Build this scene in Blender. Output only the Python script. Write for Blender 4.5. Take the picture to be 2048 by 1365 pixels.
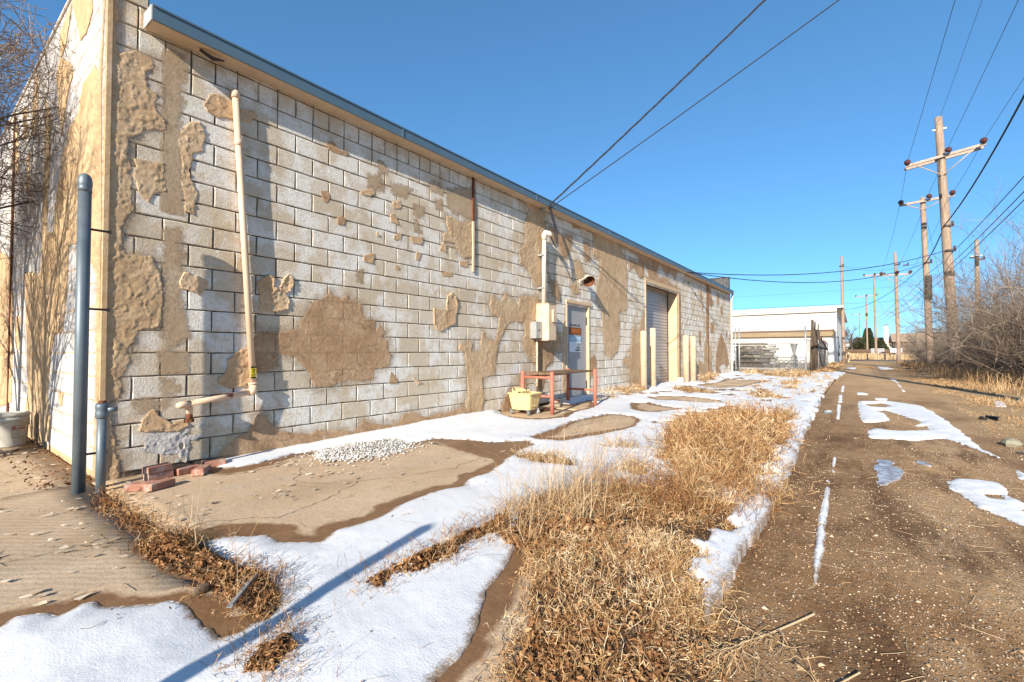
import bpy, math, random
import numpy as np
from math import radians, sin, cos, tan, pi, hypot, atan2
from mathutils import Vector, Matrix
for _o in list(bpy.data.objects): bpy.data.objects.remove(_o)
S = bpy.context.scene
COL = S.collection

# ------------------------------------------------------------------ camera
EYE_H = 1.07
YAW, PITCH = radians(36.76), radians(1.306)      # alley runs along +X, the block wall is the plane Y = 5
fw = Vector((cos(YAW)*cos(PITCH), sin(YAW)*cos(PITCH), sin(PITCH)))
rt = Vector((sin(YAW), -cos(YAW), 0)); up = rt.cross(fw)
cam = bpy.data.cameras.new('camera'); cam.lens = 16.19; cam.sensor_width = 36
cam.clip_start = 0.02; cam.clip_end = 4000
camo = bpy.data.objects.new('camera', cam); COL.objects.link(camo)
camo.matrix_world = Matrix(((rt.x, up.x, -fw.x, 0), (rt.y, up.y, -fw.y, 0), (rt.z, up.z, -fw.z, EYE_H), (0, 0, 0, 1)))
S.camera = camo

# ------------------------------------------------------------------ sky, sun, exposure
SUN_EL, SUN_AZ = radians(23.5), radians(13.0)     # sunlight travels along +X, grazing the long wall
w = bpy.data.worlds.new('World'); S.world = w; w.use_nodes = True
nt = w.node_tree; nt.nodes.clear()
sky = nt.nodes.new('ShaderNodeTexSky'); sky.sky_type = 'NISHITA'; sky.sun_disc = False
tosun = Vector((-cos(SUN_AZ)*cos(SUN_EL), -sin(SUN_AZ)*cos(SUN_EL), sin(SUN_EL)))
sky.sun_elevation = SUN_EL; sky.sun_rotation = atan2(tosun.x, tosun.y)
sky.altitude = 0; sky.air_density = 0.7; sky.dust_density = 0.0; sky.ozone_density = 6.0
bg = nt.nodes.new('ShaderNodeBackground'); bg.inputs[1].default_value = 0.135
wo = nt.nodes.new('ShaderNodeOutputWorld')
gm = nt.nodes.new('ShaderNodeGamma'); gm.inputs[1].default_value = 0.7      # the photograph's sky falls off gently from horizon to zenith
tn = nt.nodes.new('ShaderNodeMix'); tn.data_type = 'RGBA'; tn.blend_type = 'MULTIPLY'; tn.inputs[0].default_value = 1.0
tn.inputs[7].default_value = (.70, 1.12, 1.28, 1)
nt.links.new(sky.outputs[0], gm.inputs[0]); nt.links.new(gm.outputs[0], tn.inputs[6]); nt.links.new(tn.outputs[2], bg.inputs[0]); nt.links.new(bg.outputs[0], wo.inputs[0])
sl = bpy.data.lights.new('sun', 'SUN'); sl.energy = 5.0; sl.angle = radians(0.53); sl.color = (1.0, 0.92, 0.80)
so = bpy.data.objects.new('sun', sl); COL.objects.link(so); so.rotation_euler = tosun.to_track_quat('Z', 'Y').to_euler()
so.location = (-20, -5, 20)
S.view_settings.view_transform = 'Standard'; S.view_settings.look = 'None'
S.view_settings.exposure = 0.93; S.view_settings.gamma = 1.0; S.view_settings.use_curve_mapping = False
S.cycles.max_bounces = 5; S.cycles.diffuse_bounces = 3; S.cycles.glossy_bounces = 2; S.cycles.transparent_max_bounces = 4

# ---- measured outlines,in metres ----
WALL_PATCHES=[('r',[(0.999,4.107),(1.079,4.158),(1.081,3.612),(1.111,3.597),(1.205,3.7),(1.318,3.689),(1.325,3.613),(1.276,3.525),(1.296,3.409),(1.407,3.388),(1.336,3.3),(1.356,3.245),(1.423,3.161),(1.424,3.097),(1.264,3.026),(1.241,2.962),(1.157,2.907),(1.158,2.809),(1.184,2.695),(1.161,2.596),(1.204,2.533),(1.188,2.391),(1.207,2.334),(1.179,2.205),(1.144,2.137),(1.121,2.117),(1.128,2.126),(1.137,1.949),(1.164,1.904),(1.35,1.919),(1.379,1.855),(1.415,1.741),(1.433,1.536),(1.429,1.296),(1.359,1.276),(1.251,1.271),(1.227,1.155),(1.189,1.089),(1.203,0.991),(1.166,0.895),(1.135,0.847),(1.143,0.783),(1.131,0.687),(1.07,0.644),(1.083,0.58),(1.079,0.485),(1.112,0.338),(1.126,0.24),(1.158,0.154),(1.154,0.027),(1.105,-0.042),(1.02,-0.02),(1.02,4.5)]),('t',[(1.414,3.787),(1.543,3.839),(1.586,3.744),(1.546,3.575),(1.562,3.433),(1.537,3.289),(1.553,3.131),(1.556,2.868),(1.568,2.542),(1.55,2.348),(1.428,2.343),(1.415,2.82),(1.428,3.308)]),('t',[(1.434,2.158),(1.547,2.217),(1.567,1.849),(1.556,1.583),(1.62,1.304),(1.652,1.234),(1.577,1.161),(1.475,1.09),(1.436,1.296),(1.444,1.744)]),('t',[(1.234,0.646),(1.539,0.655),(1.411,0.563),(1.275,0.544)]),('t',[(1.404,1.073),(1.623,1.056),(1.611,0.879),(1.435,0.902)]),('t',[(1.428,0.834),(1.568,0.74),(1.51,0.657),(1.438,0.68)]),('f',[(1.736,3.442),(1.779,3.564),(1.856,3.607),(2.0,3.574),(2.067,3.54),(2.186,3.581),(2.213,3.537),(2.171,3.454),(2.019,3.42),(1.859,3.381),(1.767,3.386)]),('r',[(1.553,3.131),(1.622,3.225),(1.708,3.276),(1.747,3.189),(1.727,2.994),(1.655,2.935),(1.628,2.792),(1.636,2.711),(1.689,2.575),(1.67,2.36),(1.577,2.355),(1.589,2.498),(1.56,2.622),(1.556,2.868),(1.533,3.041)]),('r',[(1.219,2.738),(1.422,2.774),(1.432,2.536),(1.348,2.465),(1.311,2.392),(1.248,2.468),(1.215,2.598)]),('f',[(1.554,1.706),(1.598,1.8),(1.707,1.779),(1.82,1.756),(1.764,1.676),(1.733,1.582),(1.669,1.63),(1.57,1.655)]),('f',[(2.244,1.809),(2.36,1.894),(2.42,1.872),(2.411,1.768),(2.483,1.735),(2.513,1.863),(2.586,1.935),(2.651,1.838),(2.609,1.748),(2.556,1.711),(2.6,1.621),(2.569,1.534),(2.465,1.506),(2.277,1.493),(2.275,1.652)]),('f',[(1.284,0.378),(1.303,0.491),(1.37,0.559),(1.441,0.475),(1.513,0.415),(1.632,0.436),(1.648,0.381),(1.573,0.338),(1.428,0.358)]),('w',[(1.26,0.217),(1.346,0.336),(1.514,0.346),(1.757,0.403),(1.822,0.358),(1.807,0.251),(1.665,0.237),(1.637,0.047),(1.548,0.055),(1.576,0.128),(1.375,0.164)]),('f',[(1.882,0.813),(1.949,0.867),(1.982,0.998),(2.086,1.093),(2.159,1.113),(2.188,1.054),(2.186,0.76),(2.091,0.708),(1.968,0.706),(1.899,0.757)]),('s',[(2.196,1.152),(2.251,1.272),(2.468,1.279),(2.723,1.331),(2.714,1.372),(2.801,1.532),(2.845,1.621),(2.936,1.673),(3.046,1.727),(3.069,1.803),(3.127,1.735),(3.227,1.714),(3.312,1.76),(3.33,1.708),(3.508,1.677),(3.527,1.552),(3.565,1.491),(3.716,1.468),(3.727,1.314),(3.795,1.423),(3.885,1.328),(3.836,1.277),(3.927,1.213),(3.918,1.08),(3.99,1.03),(3.939,0.881),(3.799,0.843),(3.702,0.838),(3.703,0.71),(3.535,0.702),(3.321,0.728),(3.105,0.65),(2.9,0.663),(2.861,0.765),(2.808,0.852),(2.719,0.939),(2.66,1.01),(2.47,1.053),(2.462,0.91),(2.275,0.855),(2.208,0.877)]),('s',[(1.859,0.005),(2.062,0.213),(2.17,0.236),(2.261,0.42),(2.338,0.392),(2.48,0.213),(2.691,0.163),(2.846,0.119),(2.905,0.155),(2.967,0.16),(3.046,0.128),(3.191,0.137),(3.327,0.096),(3.406,0.078),(3.557,0.198),(3.727,0.129),(3.966,0.091),(4.133,0.112),(4.197,0.207),(4.352,0.225),(4.586,0.12),(4.732,0.13),(4.883,0.169),(4.961,0.124),(5.175,0.158),(5.43,0.211),(5.856,0.026),(5.373,-0.019),(4.833,-0.047),(4.354,-0.037),(3.541,0.012),(2.876,0.024),(2.729,-0.009),(2.565,0.015),(1.995,-0.021)]),('r',[(5.43,0.211),(5.517,0.422),(5.487,0.663),(5.441,1.022),(5.485,1.262),(5.635,1.224),(5.605,1.082),(5.822,1.072),(5.837,1.331),(5.869,1.436),(5.983,1.293),(6.218,1.255),(6.287,1.452),(6.322,1.672),(6.115,1.724),(6.048,1.869),(6.114,2.046),(6.321,1.935),(6.5,2.106),(6.686,2.011),(6.878,1.936),(6.918,2.102),(7.501,2.134),(7.612,1.996),(7.589,1.674),(7.285,1.634),(6.762,1.63),(6.611,1.6),(6.464,1.459),(6.322,1.236),(6.218,0.932),(6.201,0.674),(5.855,0.626),(5.919,0.29),(5.824,0.009),(5.608,0.013)]),('r',[(7.037,1.645),(7.611,1.675),(7.61,1.331),(7.499,1.279),(7.52,0.89),(7.412,0.855),(7.179,0.966),(7.017,1.247),(7.118,1.414)]),('f',[(4.761,1.708),(4.85,1.696),(5.033,1.709),(5.006,1.803),(5.046,1.93),(5.14,1.988),(5.224,1.918),(5.266,1.785),(5.225,1.626),(5.211,1.509),(4.903,1.372),(4.826,1.397),(4.762,1.468)]),('f',[(5.283,1.101),(5.34,1.2),(5.485,1.142),(5.456,1.062)]),('s',[(3.951,0.648),(3.981,0.796),(4.108,0.69),(4.087,0.623)]),('f',[(4.372,0.712),(4.418,0.675),(4.559,0.614),(4.442,0.586)]),('s',[(6.611,0.345),(6.686,0.419),(6.762,0.335),(6.839,0.101),(6.649,-0.06),(6.394,-0.01),(6.465,0.224)]),('s',[(6.937,0.599),(7.117,0.638),(7.158,0.354),(6.956,0.367)]),('s',[(3.006,3.547),(3.094,3.596),(3.203,3.519),(3.297,3.535),(3.297,3.476),(3.167,3.465),(3.06,3.469)]),('s',[(2.943,2.947),(3.029,2.971),(3.092,2.923),(3.031,2.818),(2.987,2.831)]),('s',[(3.157,2.677),(3.22,2.734),(3.295,2.693),(3.258,2.609),(3.175,2.608)]),('t',[(3.604,3.326),(3.761,3.383),(3.849,3.22),(3.72,3.192),(3.595,3.2)]),('t',[(3.76,3.581),(3.914,3.513),(3.914,3.449),(3.761,3.419)]),('f',[(3.475,3.096),(3.678,3.189),(3.71,3.127),(3.637,3.071),(3.515,3.064)]),('t',[(4.648,3.506),(4.784,3.597),(4.953,3.533),(4.925,3.452),(4.729,3.449)]),('t',[(5.026,3.553),(5.503,3.689),(5.635,3.838),(5.669,3.466),(5.737,3.392),(5.704,3.271),(5.636,3.211),(5.221,3.245),(5.041,3.306)]),('r',[(5.013,3.152),(5.377,3.13),(5.62,3.185),(5.671,2.659),(5.426,2.552),(5.269,2.655),(5.208,2.772),(4.957,2.745),(4.928,2.863),(5.072,2.914),(4.999,3.045)]),('f',[(4.872,2.606),(4.943,2.742),(5.015,2.673),(5.001,2.577)]),('f',[(5.301,2.489),(5.507,2.543),(5.507,2.422),(5.317,2.427)]),('f',[(3.542,2.299),(3.706,2.353),(3.686,2.2),(3.542,2.213)]),('f',[(4.008,2.968),(4.078,2.874),(4.113,2.807),(3.964,2.811),(3.952,2.918)]),('t',[(4.365,3.153),(4.557,3.163),(4.545,3.001),(4.366,3.037)]),('t',[(4.392,2.946),(4.533,2.782),(4.38,2.789)]),('f',[(3.988,2.632),(4.138,2.7),(4.138,2.606),(4.011,2.581)]),('f',[(3.725,2.65),(3.811,2.578),(3.736,2.572)]),('f',[(4.306,2.696),(4.547,2.725),(4.521,2.602),(4.344,2.608)]),('f',[(4.42,2.486),(4.509,2.482),(4.471,2.368),(4.395,2.366)]),('f',[(4.036,2.235),(4.106,2.245),(4.118,2.191),(4.048,2.181)]),('f',[(4.902,2.262),(5.105,2.29),(5.195,2.239),(4.959,2.208)]),('t',[(3.445,2.061),(3.523,2.106),(3.535,1.944),(3.465,1.944)]),('f',[(3.996,3.095),(4.123,3.147),(4.135,3.037),(4.008,3.005)]),('t',[(3.96,3.325),(4.339,3.378),(4.217,3.229),(4.006,3.209)]),('t',[(4.785,3.302),(4.925,3.359),(4.926,3.235),(4.813,3.207)]),('r',[(6.394,3.941),(7.015,3.937),(7.239,3.813),(7.103,3.443),(7.103,3.107),(6.906,2.943),(6.97,2.725),(7.238,2.61),(7.423,2.371),(7.614,2.286),(7.636,2.297),(7.677,2.609),(7.84,2.764),(7.882,2.95),(7.759,3.285),(7.801,3.605),(7.761,3.908),(7.368,3.983),(6.723,3.956),(6.396,3.984)]),('s',[(7.967,3.596),(8.182,3.666),(8.45,3.536),(8.876,3.622),(8.9,3.505),(8.776,3.167),(8.448,3.065),(8.358,3.33),(8.009,3.378)]),('s',[(9.464,3.588),(9.71,3.609),(9.791,3.232),(9.542,3.167)]),('r',[(9.021,3.036),(9.225,3.142),(9.433,2.921),(9.593,2.764),(9.273,2.674),(9.07,2.821)]),('r',[(8.797,2.518),(9.068,2.599),(9.297,2.376),(8.967,2.343)]),('s',[(7.985,2.537),(8.222,2.544),(8.399,2.332),(8.398,2.146),(8.176,2.172),(8.026,2.339)]),('s',[(8.184,4.012),(8.829,3.977),(9.939,3.969),(10.73,3.969),(9.939,3.89),(9.44,3.889),(8.976,3.814),(8.829,3.904),(8.361,3.939)]),('r',[(9.939,3.916),(10.73,4.025),(11.332,3.944),(11.613,3.672),(11.906,3.571),(11.975,3.128),(11.924,2.218),(11.379,2.091),(11.405,1.397),(11.296,1.078),(10.89,0.869),(10.571,1.023),(10.452,1.539),(10.397,2.133),(10.098,2.27),(10.102,2.669),(10.283,2.96),(10.287,3.339),(9.934,3.361)]),('s',[(7.574,1.314),(8.261,1.49),(8.439,1.286),(8.438,1.123),(8.172,1.099),(8.085,0.873),(7.833,0.745),(7.711,0.312),(7.553,0.323),(7.555,1.184)]),('r',[(7.753,1.011),(8.064,0.874),(7.833,0.767),(7.751,0.528),(7.732,0.835)]),('s',[(9.688,0.847),(9.97,0.973),(10.085,0.787),(9.966,0.502),(9.685,0.488)]),('r',[(8.51,1.709),(8.603,1.738),(8.594,0.066),(8.48,0.261),(8.484,1.147)]),('s',[(10.703,3.891),(12.818,4.015),(14.281,4.015),(16.822,3.979),(16.413,3.867),(16.145,3.605),(15.645,3.78),(15.163,3.635),(14.603,3.898),(14.272,3.551),(14.483,3.393),(15.16,3.48),(15.883,3.33),(16.399,3.349),(16.396,3.204),(13.264,3.221),(13.652,3.287),(13.557,3.453),(13.273,3.728),(13.171,3.261),(12.894,3.191),(12.458,3.468),(12.119,3.287),(12.125,3.647),(12.811,3.622),(12.726,3.88),(11.345,3.892)]),('r',[(12.261,1.669),(12.518,1.778),(12.6,1.515),(12.871,1.794),(13.201,2.293),(13.218,1.67),(12.913,1.626),(12.884,-0.067),(12.237,0.075),(12.08,0.599),(11.646,0.768),(11.686,0.862),(12.208,0.887)]),('r',[(18.826,0.123),(19.012,0.67),(19.885,0.559),(19.913,1.329),(20.195,1.478),(20.859,1.239),(21.248,0.936),(21.025,0.383),(21.415,-0.037),(19.157,-0.054)]),('s',[(21.836,-0.004),(21.873,0.88),(22.333,1.461),(22.92,1.905),(23.732,1.37),(24.212,0.92),(24.447,0.46),(23.93,0.302),(23.45,0.537),(22.288,0.401),(22.949,-0.051)]),('s',[(20.286,3.936),(20.963,3.941),(21.045,3.468),(21.545,3.206),(21.127,2.992),(20.696,3.134),(20.57,1.336),(20.246,1.332)]),('s',[(20.999,2.3),(21.51,2.325),(21.493,1.912),(20.984,1.895)]),('s',[(19.051,1.831),(19.395,1.842),(19.376,1.276),(19.122,1.413)]),('s',[(17.675,3.669),(17.903,3.696),(17.9,3.607),(17.673,3.581)]),('s',[(18.521,3.361),(18.767,3.386),(18.763,3.247),(18.566,3.228)]),('s',[(19.365,3.495),(19.71,3.243),(19.529,3.155),(19.308,3.347)]),('s',[(16.961,3.998),(20.193,3.965),(24.62,4.017),(24.613,3.871),(20.188,3.827),(17.241,3.874)]),('s',[(22.859,3.154),(23.21,3.153),(23.194,2.794),(22.893,2.884)]),('s',[(23.887,2.048),(24.136,2.0),(24.126,1.772),(23.876,1.794)]),('s',[(19.61,2.947),(19.79,2.961),(19.747,2.766),(19.603,2.755)]),('s',[(22.207,3.687),(22.474,3.714),(22.451,3.175),(22.187,3.207)]),('s',[(16.395,3.183),(16.798,3.099),(16.711,-0.079),(16.377,-0.02)])]
LEFT_PATCHES=[[(5.148,4.16),(5.102,4.138),(5.137,3.863),(5.182,3.343),(5.118,2.714),(5.075,2.009),(5.1,2.014),(5.015,0.671),(5.114,0.013),(5.189,0.017),(5.135,0.664),(5.198,1.7),(5.685,2.099),(6.859,2.147),(7.106,2.305),(6.89,2.876),(6.728,3.01),(6.66,3.18),(6.458,3.237),(6.428,3.338),(5.979,3.379),(5.825,3.6),(5.41,3.629),(5.279,3.486),(5.166,3.875)],[(6.359,4.68),(5.556,4.305),(5.514,4.171),(5.763,4.065),(5.971,4.083),(6.136,4.31),(6.306,4.528)],[(6.395,4.642),(6.608,4.345),(6.856,4.253),(6.332,3.977),(6.283,3.869),(6.545,3.705),(6.764,3.36),(6.994,3.855),(7.119,4.155),(6.905,4.291),(6.977,4.555)],[(7.772,4.114),(7.37,3.796),(7.402,3.192),(7.49,2.361),(7.752,2.399),(7.683,3.365)],[(8.926,2.135),(7.759,1.992),(7.641,2.475),(6.326,2.27),(6.323,1.808),(6.488,1.278),(6.862,1.267),(7.089,1.042),(7.199,0.619),(7.007,0.32),(7.033,0.091),(7.631,-0.001),(8.774,0.037),(8.412,0.555),(8.657,1.285)],[(11.487,2.753),(10.168,2.465),(9.839,1.588),(9.819,0.343),(11.006,0.175)],[(8.483,4.651),(8.292,4.604),(8.226,4.085),(8.498,3.802),(8.616,4.208)],[(9.427,4.513),(9.127,4.467),(8.989,3.986),(9.281,4.019)],[(10.055,4.446),(9.881,4.395),(9.68,3.615),(9.899,3.665)],[(9.019,3.704),(8.752,3.754),(8.738,3.163),(8.949,3.207)],[(6.605,0.65),(6.425,0.66),(6.454,0.504),(6.575,0.534)],[(9.572,1.576),(9.235,1.56),(9.245,1.088),(9.5,1.115)]]
GROUND={'snow_main': [(1.75,5.06),(25.8,5.06),(29.331,0.473),(17.975,0.752),(12.294,0.656),(8.603,0.594),(6.596,0.545),(5.208,0.507),(4.272,0.504),(3.282,0.472),(2.881,0.503),(2.414,0.499),(2.191,0.494),(1.92,0.486),(2.176,0.585),(2.187,1.069),(2.087,1.536),(2.025,1.491),(1.88,1.421),(1.74,1.377),(1.582,1.319),(1.453,1.243),(1.366,1.191),(1.274,1.147),(1.189,1.125),(1.147,1.119),(1.069,1.1),(0.908,1.003),(0.156,1.901),(0.161,2.635),(0.262,2.665),(0.294,2.717),(0.334,2.702),(0.391,2.647),(0.406,2.586),(0.432,2.592),(0.485,2.626),(0.53,2.609),(0.538,2.512),(0.582,2.486),(0.672,2.387),(0.727,2.369),(0.757,2.251),(0.746,2.092),(0.736,2.03),(0.751,1.992),(0.74,1.901),(0.788,1.889),(0.857,1.906),(0.9,1.886),(0.96,1.926),(1.01,2.013),(1.05,2.205),(1.027,2.344),(1.023,2.621),(1.003,2.782),(1.044,2.945),(1.132,2.926),(1.219,2.85),(1.307,2.752),(1.313,2.586),(1.435,2.407),(1.58,2.487),(1.728,2.472),(1.896,2.467),(2.031,2.527),(2.171,2.551),(2.406,2.586),(2.557,2.576),(2.694,2.493),(2.82,2.575),(2.95,2.633),(3.119,2.613),(3.365,2.688),(3.678,2.782),(4.019,2.916),(4.387,2.965),(4.508,3.18),(4.195,3.444),(4.106,3.878),(3.985,4.123),(3.583,4.189),(3.569,4.492),(3.109,4.619),(2.714,4.666),(2.567,4.701),(2.1,4.568),(1.813,4.61),(1.785,4.925)],'hole_table': [(6.02,4.75),(5.901,4.389),(5.93,4.153),(6.115,3.905),(6.509,3.778),(7.125,3.959),(7.975,4.004),(8.585,4.26),(9.074,4.66),(8.067,4.631),(8.275,5.012),(8.748,5.882),(7.197,5.487)],'h1': [(4.798,3.29),(5.281,3.296),(6.071,3.463),(6.667,3.464),(7.038,3.429),(7.376,3.36),(7.332,3.161),(7.233,2.924),(6.913,2.675),(6.292,2.526),(5.82,2.563),(5.458,2.66),(5.088,2.729),(4.761,2.842),(4.698,3.086)],'h2': [(8.67,3.594),(9.266,3.717),(9.453,3.467),(9.059,3.073),(8.901,2.781),(8.819,2.572),(8.381,2.708),(7.982,2.818),(7.906,3.058),(8.222,3.372)],'h3': [(10.56,3.962),(11.089,3.759),(11.291,3.233),(11.097,2.763),(10.836,2.438),(10.388,2.216),(10.081,2.511),(10.133,3.165),(10.017,3.534)],'h4': [(13.238,4.272),(13.578,3.817),(13.198,3.284),(12.834,2.825),(12.327,2.919),(12.5,3.578)],'h5': [(15.505,4.124),(17.205,3.865),(19.291,4.107),(19.511,2.521),(17.284,2.711),(15.251,2.728),(14.304,3.215),(14.793,3.752)],'h6': [(3.863,1.292),(3.424,0.832),(3.55,0.664),(2.753,0.618),(2.314,0.633),(2.319,0.989),(2.247,1.409),(2.672,1.839),(3.112,1.727)],'h7': [(8.314,2.511),(9.94,1.893),(8.713,1.187),(7.113,0.752),(6.155,0.907),(5.021,0.616),(4.598,0.73),(4.139,0.703),(3.958,0.944),(4.2,1.262),(5.208,1.7),(6.768,2.261)],'r1': [(12.748,-0.014),(13.182,-0.595),(12.455,-1.043),(11.392,-1.118),(9.96,-1.148),(8.59,-1.145),(7.579,-1.143),(6.999,-1.194),(7.239,-1.122),(7.505,-1.043),(7.768,-0.987),(8.081,-0.878),(7.955,-0.788),(7.64,-0.596),(7.669,-0.405),(7.516,-0.2),(7.57,-0.113),(8.23,-0.117),(8.435,-0.196),(8.277,-0.368),(8.443,-0.59),(8.761,-0.828),(9.214,-0.827),(9.13,-0.715),(9.72,-0.826),(10.169,-0.663),(10.75,-0.575),(11.234,-0.406),(11.143,-0.284),(10.607,-0.383),(9.606,-0.429),(9.303,-0.268),(9.116,-0.065),(10.578,-0.029)],'r1h': [(12.318,-0.115),(12.707,-0.417),(12.191,-0.57),(11.705,-0.424),(11.72,-0.216)],'r2': [(5.341,-0.608),(5.491,-0.667),(5.578,-0.82),(5.562,-0.938),(5.398,-0.947),(5.031,-0.923),(4.901,-0.958),(4.221,-0.863),(4.377,-0.801),(4.503,-0.756),(4.628,-0.691),(4.827,-0.65),(5.087,-0.594)],'r2h': [(5.064,-0.772),(5.133,-0.864),(4.995,-0.875),(4.935,-0.795)],'r3': [(6.423,-1.202),(6.252,-1.227),(5.774,-1.187),(5.943,-1.127)],'i1': [(5.624,-0.131),(6.077,-0.17),(6.073,-0.266),(5.588,-0.339),(5.278,-0.31),(4.887,-0.134)],'i2': [(6.251,-0.454),(6.277,-0.538),(6.057,-0.577),(6.039,-0.507)],'p1': [(11.29,0.245),(11.149,0.062),(10.32,0.001),(10.065,0.191)],'p2': [(10.413,0.523),(10.754,0.411),(10.183,0.34),(9.976,0.461)],'p3': [(7.95,-1.37),(7.583,-1.401),(7.215,-1.43),(7.442,-1.476),(7.784,-1.417)],'d1': [(4.622,0.221),(4.624,0.185),(3.844,0.171),(3.808,0.219),(4.178,0.218)],'d2': [(3.586,0.218),(3.634,0.173),(3.839,0.177),(3.81,0.216)],'d3': [(3.583,0.216),(3.652,0.173),(3.185,0.164),(2.79,0.171),(2.628,0.172),(2.906,0.195),(3.296,0.208)],'d4': [(5.949,0.21),(6.01,0.183),(5.526,0.18),(5.473,0.205)],'d5': [(5.304,0.21),(5.358,0.18),(5.204,0.176)],'d6': [(4.85,0.227),(4.897,0.2),(4.79,0.2)],'d7': [(11.822,0.335),(11.872,0.268),(9.303,0.231),(9.27,0.275)],'d8': [(14.267,0.369),(14.552,0.297),(12.374,0.255),(12.322,0.325)],'d9': [(18.001,0.382),(18.567,0.322),(15.57,0.287),(15.526,0.346)],'d10': [(23.218,0.223),(25.201,0.146),(23.25,0.18)],'f1': [(24.177,-1.061),(24.589,-1.292),(21.181,-1.184),(16.868,-1.082),(16.823,-1.023),(21.6,-1.133)],'f2': [(39.406,0.487),(39.769,0.0),(34.5,0.059),(37.899,0.564)],'f3': [(43.917,-1.195),(42.593,-1.687),(38.459,-1.99),(36.63,-1.222)],'f4': [(14.536,-2.407),(14.668,-2.585),(13.358,-2.408),(13.229,-2.236)],'f5': [(13.93,-0.334),(13.914,-0.58),(13.501,-0.539),(13.461,-0.335)],'f6': [(15.789,-0.006),(15.186,-0.229),(14.895,-0.224),(14.922,-0.005)],'w_main': [(1.15,0.867),(1.48,1.019),(1.691,1.164),(1.963,1.275),(1.997,1.471),(2.077,1.637),(2.527,1.863),(2.805,1.843),(3.226,1.575),(3.402,1.139),(3.636,1.026),(4.058,1.292),(5.069,1.639),(6.204,1.937),(7.055,1.842),(7.666,1.421),(7.261,0.848),(6.316,0.663),(5.317,0.713),(4.685,0.59),(3.633,0.552),(3.179,0.54),(2.716,0.56),(2.32,0.545),(2.055,0.543),(1.889,0.472),(1.499,0.399)],'w_pale': [(2.083,1.306),(2.587,0.953),(2.525,0.616),(2.015,0.533),(1.701,0.573),(1.584,0.881),(1.766,1.134)],'w_leaf': [(2.024,1.595),(2.477,1.48),(2.57,1.096),(2.106,1.084),(2.018,1.295)],'w_leaf2': [(1.159,0.854),(1.48,1.019),(1.702,0.833),(1.783,0.563),(1.435,0.485)],'w_seam': [(0.907,4.429),(0.923,3.986),(0.928,3.476),(0.975,3.197),(1.017,2.869),(1.018,2.413),(1.081,2.272),(1.014,2.007),(0.9,1.886),(0.871,1.983),(0.864,2.208),(0.855,2.465),(0.795,2.712),(0.786,3.072),(0.9,3.338),(0.895,3.862)],'w_strip': [(1.302,1.824),(1.449,1.823),(1.604,1.835),(1.774,1.821),(1.959,1.848),(2.097,1.816),(2.528,1.912),(2.087,1.535),(2.064,1.671),(1.874,1.655),(1.745,1.646),(1.51,1.641),(1.404,1.734),(1.322,1.663),(1.245,1.733)],'w_bot': [(0.67,1.615),(0.788,1.724),(0.868,1.765),(0.907,1.765),(0.948,1.692),(0.914,1.54),(0.816,1.54),(0.785,1.449)],'w_s5': [(3.88,2.855),(4.081,2.585),(3.896,2.173),(3.809,2.141),(3.72,2.409),(3.759,2.727)],'w_s6': [(3.998,1.678),(4.095,1.623),(3.907,1.448),(3.811,1.511)],'w_s7': [(8.536,1.181),(8.874,0.971),(8.301,0.711),(8.092,0.887)],'w_s8': [(12.704,2.134),(13.329,1.866),(12.264,1.437),(11.863,1.737)],'w_s9': [(4.657,2.271),(4.884,2.078),(4.808,1.608),(4.707,1.6),(4.731,2.013),(4.57,2.228)],'w_s10': [(17.517,1.905),(18.059,1.674),(17.109,1.519),(16.92,1.772)],'w_s11': [(15.715,1.71),(16.191,1.47),(15.364,1.426),(15.215,1.625)],'w_s12': [(13.238,4.272),(13.357,3.755),(12.699,2.826),(12.424,3.556)],'w_s13': [(17.592,1.939),(18.234,1.617),(17.33,1.575),(16.946,1.794)],'w_wall1': [(9.34,4.61),(11.291,5.14),(12.909,4.873),(11.763,4.509),(9.639,4.21),(8.657,4.217)],'w_wall2': [(17.584,4.663),(22.598,5.217),(20.53,4.546),(16.099,4.031)],'w_wall3': [(25.479,4.55),(26.669,4.119),(25.019,3.651),(23.787,4.091)],'w_wall4': [(22.758,3.274),(23.721,2.866),(25.149,1.883),(23.999,1.613),(21.218,2.219)],'w_verge': [(48.097,0.256),(42.841,-3.298),(30.377,-3.604),(23.496,-3.251),(14.339,-2.924),(6.437,-1.302),(8.037,-1.384),(10.198,-1.542),(13.953,-1.565),(19.853,-1.762),(27.557,-1.42)],'wet_wedge': [(3.999,4.138),(4.218,3.728),(4.174,3.427),(4.445,3.005),(4.019,2.916),(3.678,2.782),(3.664,2.968),(3.77,3.444)],'slab_seam': [(3.936,3.717),(3.833,2.8)],'pebble': [(2.681,4.628),(3.142,4.668),(3.646,4.495),(3.435,4.045),(3.228,3.896),(2.925,3.915),(2.591,4.01),(2.555,4.3)]}
POINTS={'bricks': [(1.371,4.579),(1.311,4.354),(1.497,4.51),(1.688,4.602),(1.243,4.558),(1.18,4.69),(1.245,4.443),(1.43,4.5)],'branch': [(2.366,0.159),(2.077,0.286),(1.98,0.34),(1.777,0.471)],'twig': [(2.014,0.008),(1.799,0.135)],'scrap': [(10.593,-1.706)],'rock': [(7.937,-1.457)],'plate': [(0.85,2.137),(1.036,2.224)],'bkt': [(0.781,7.925)],'mop': [(6.355,4.454),(6.473,4.824),(6.745,4.46)],'rockb': [(1.674,0.306)],'stone': [(7.635,4.9),(8.002,4.719)],'strawr': [(8.944,-1.619),(9.071,-1.788)]}
rng = np.random.default_rng(7); random.seed(7)
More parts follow.
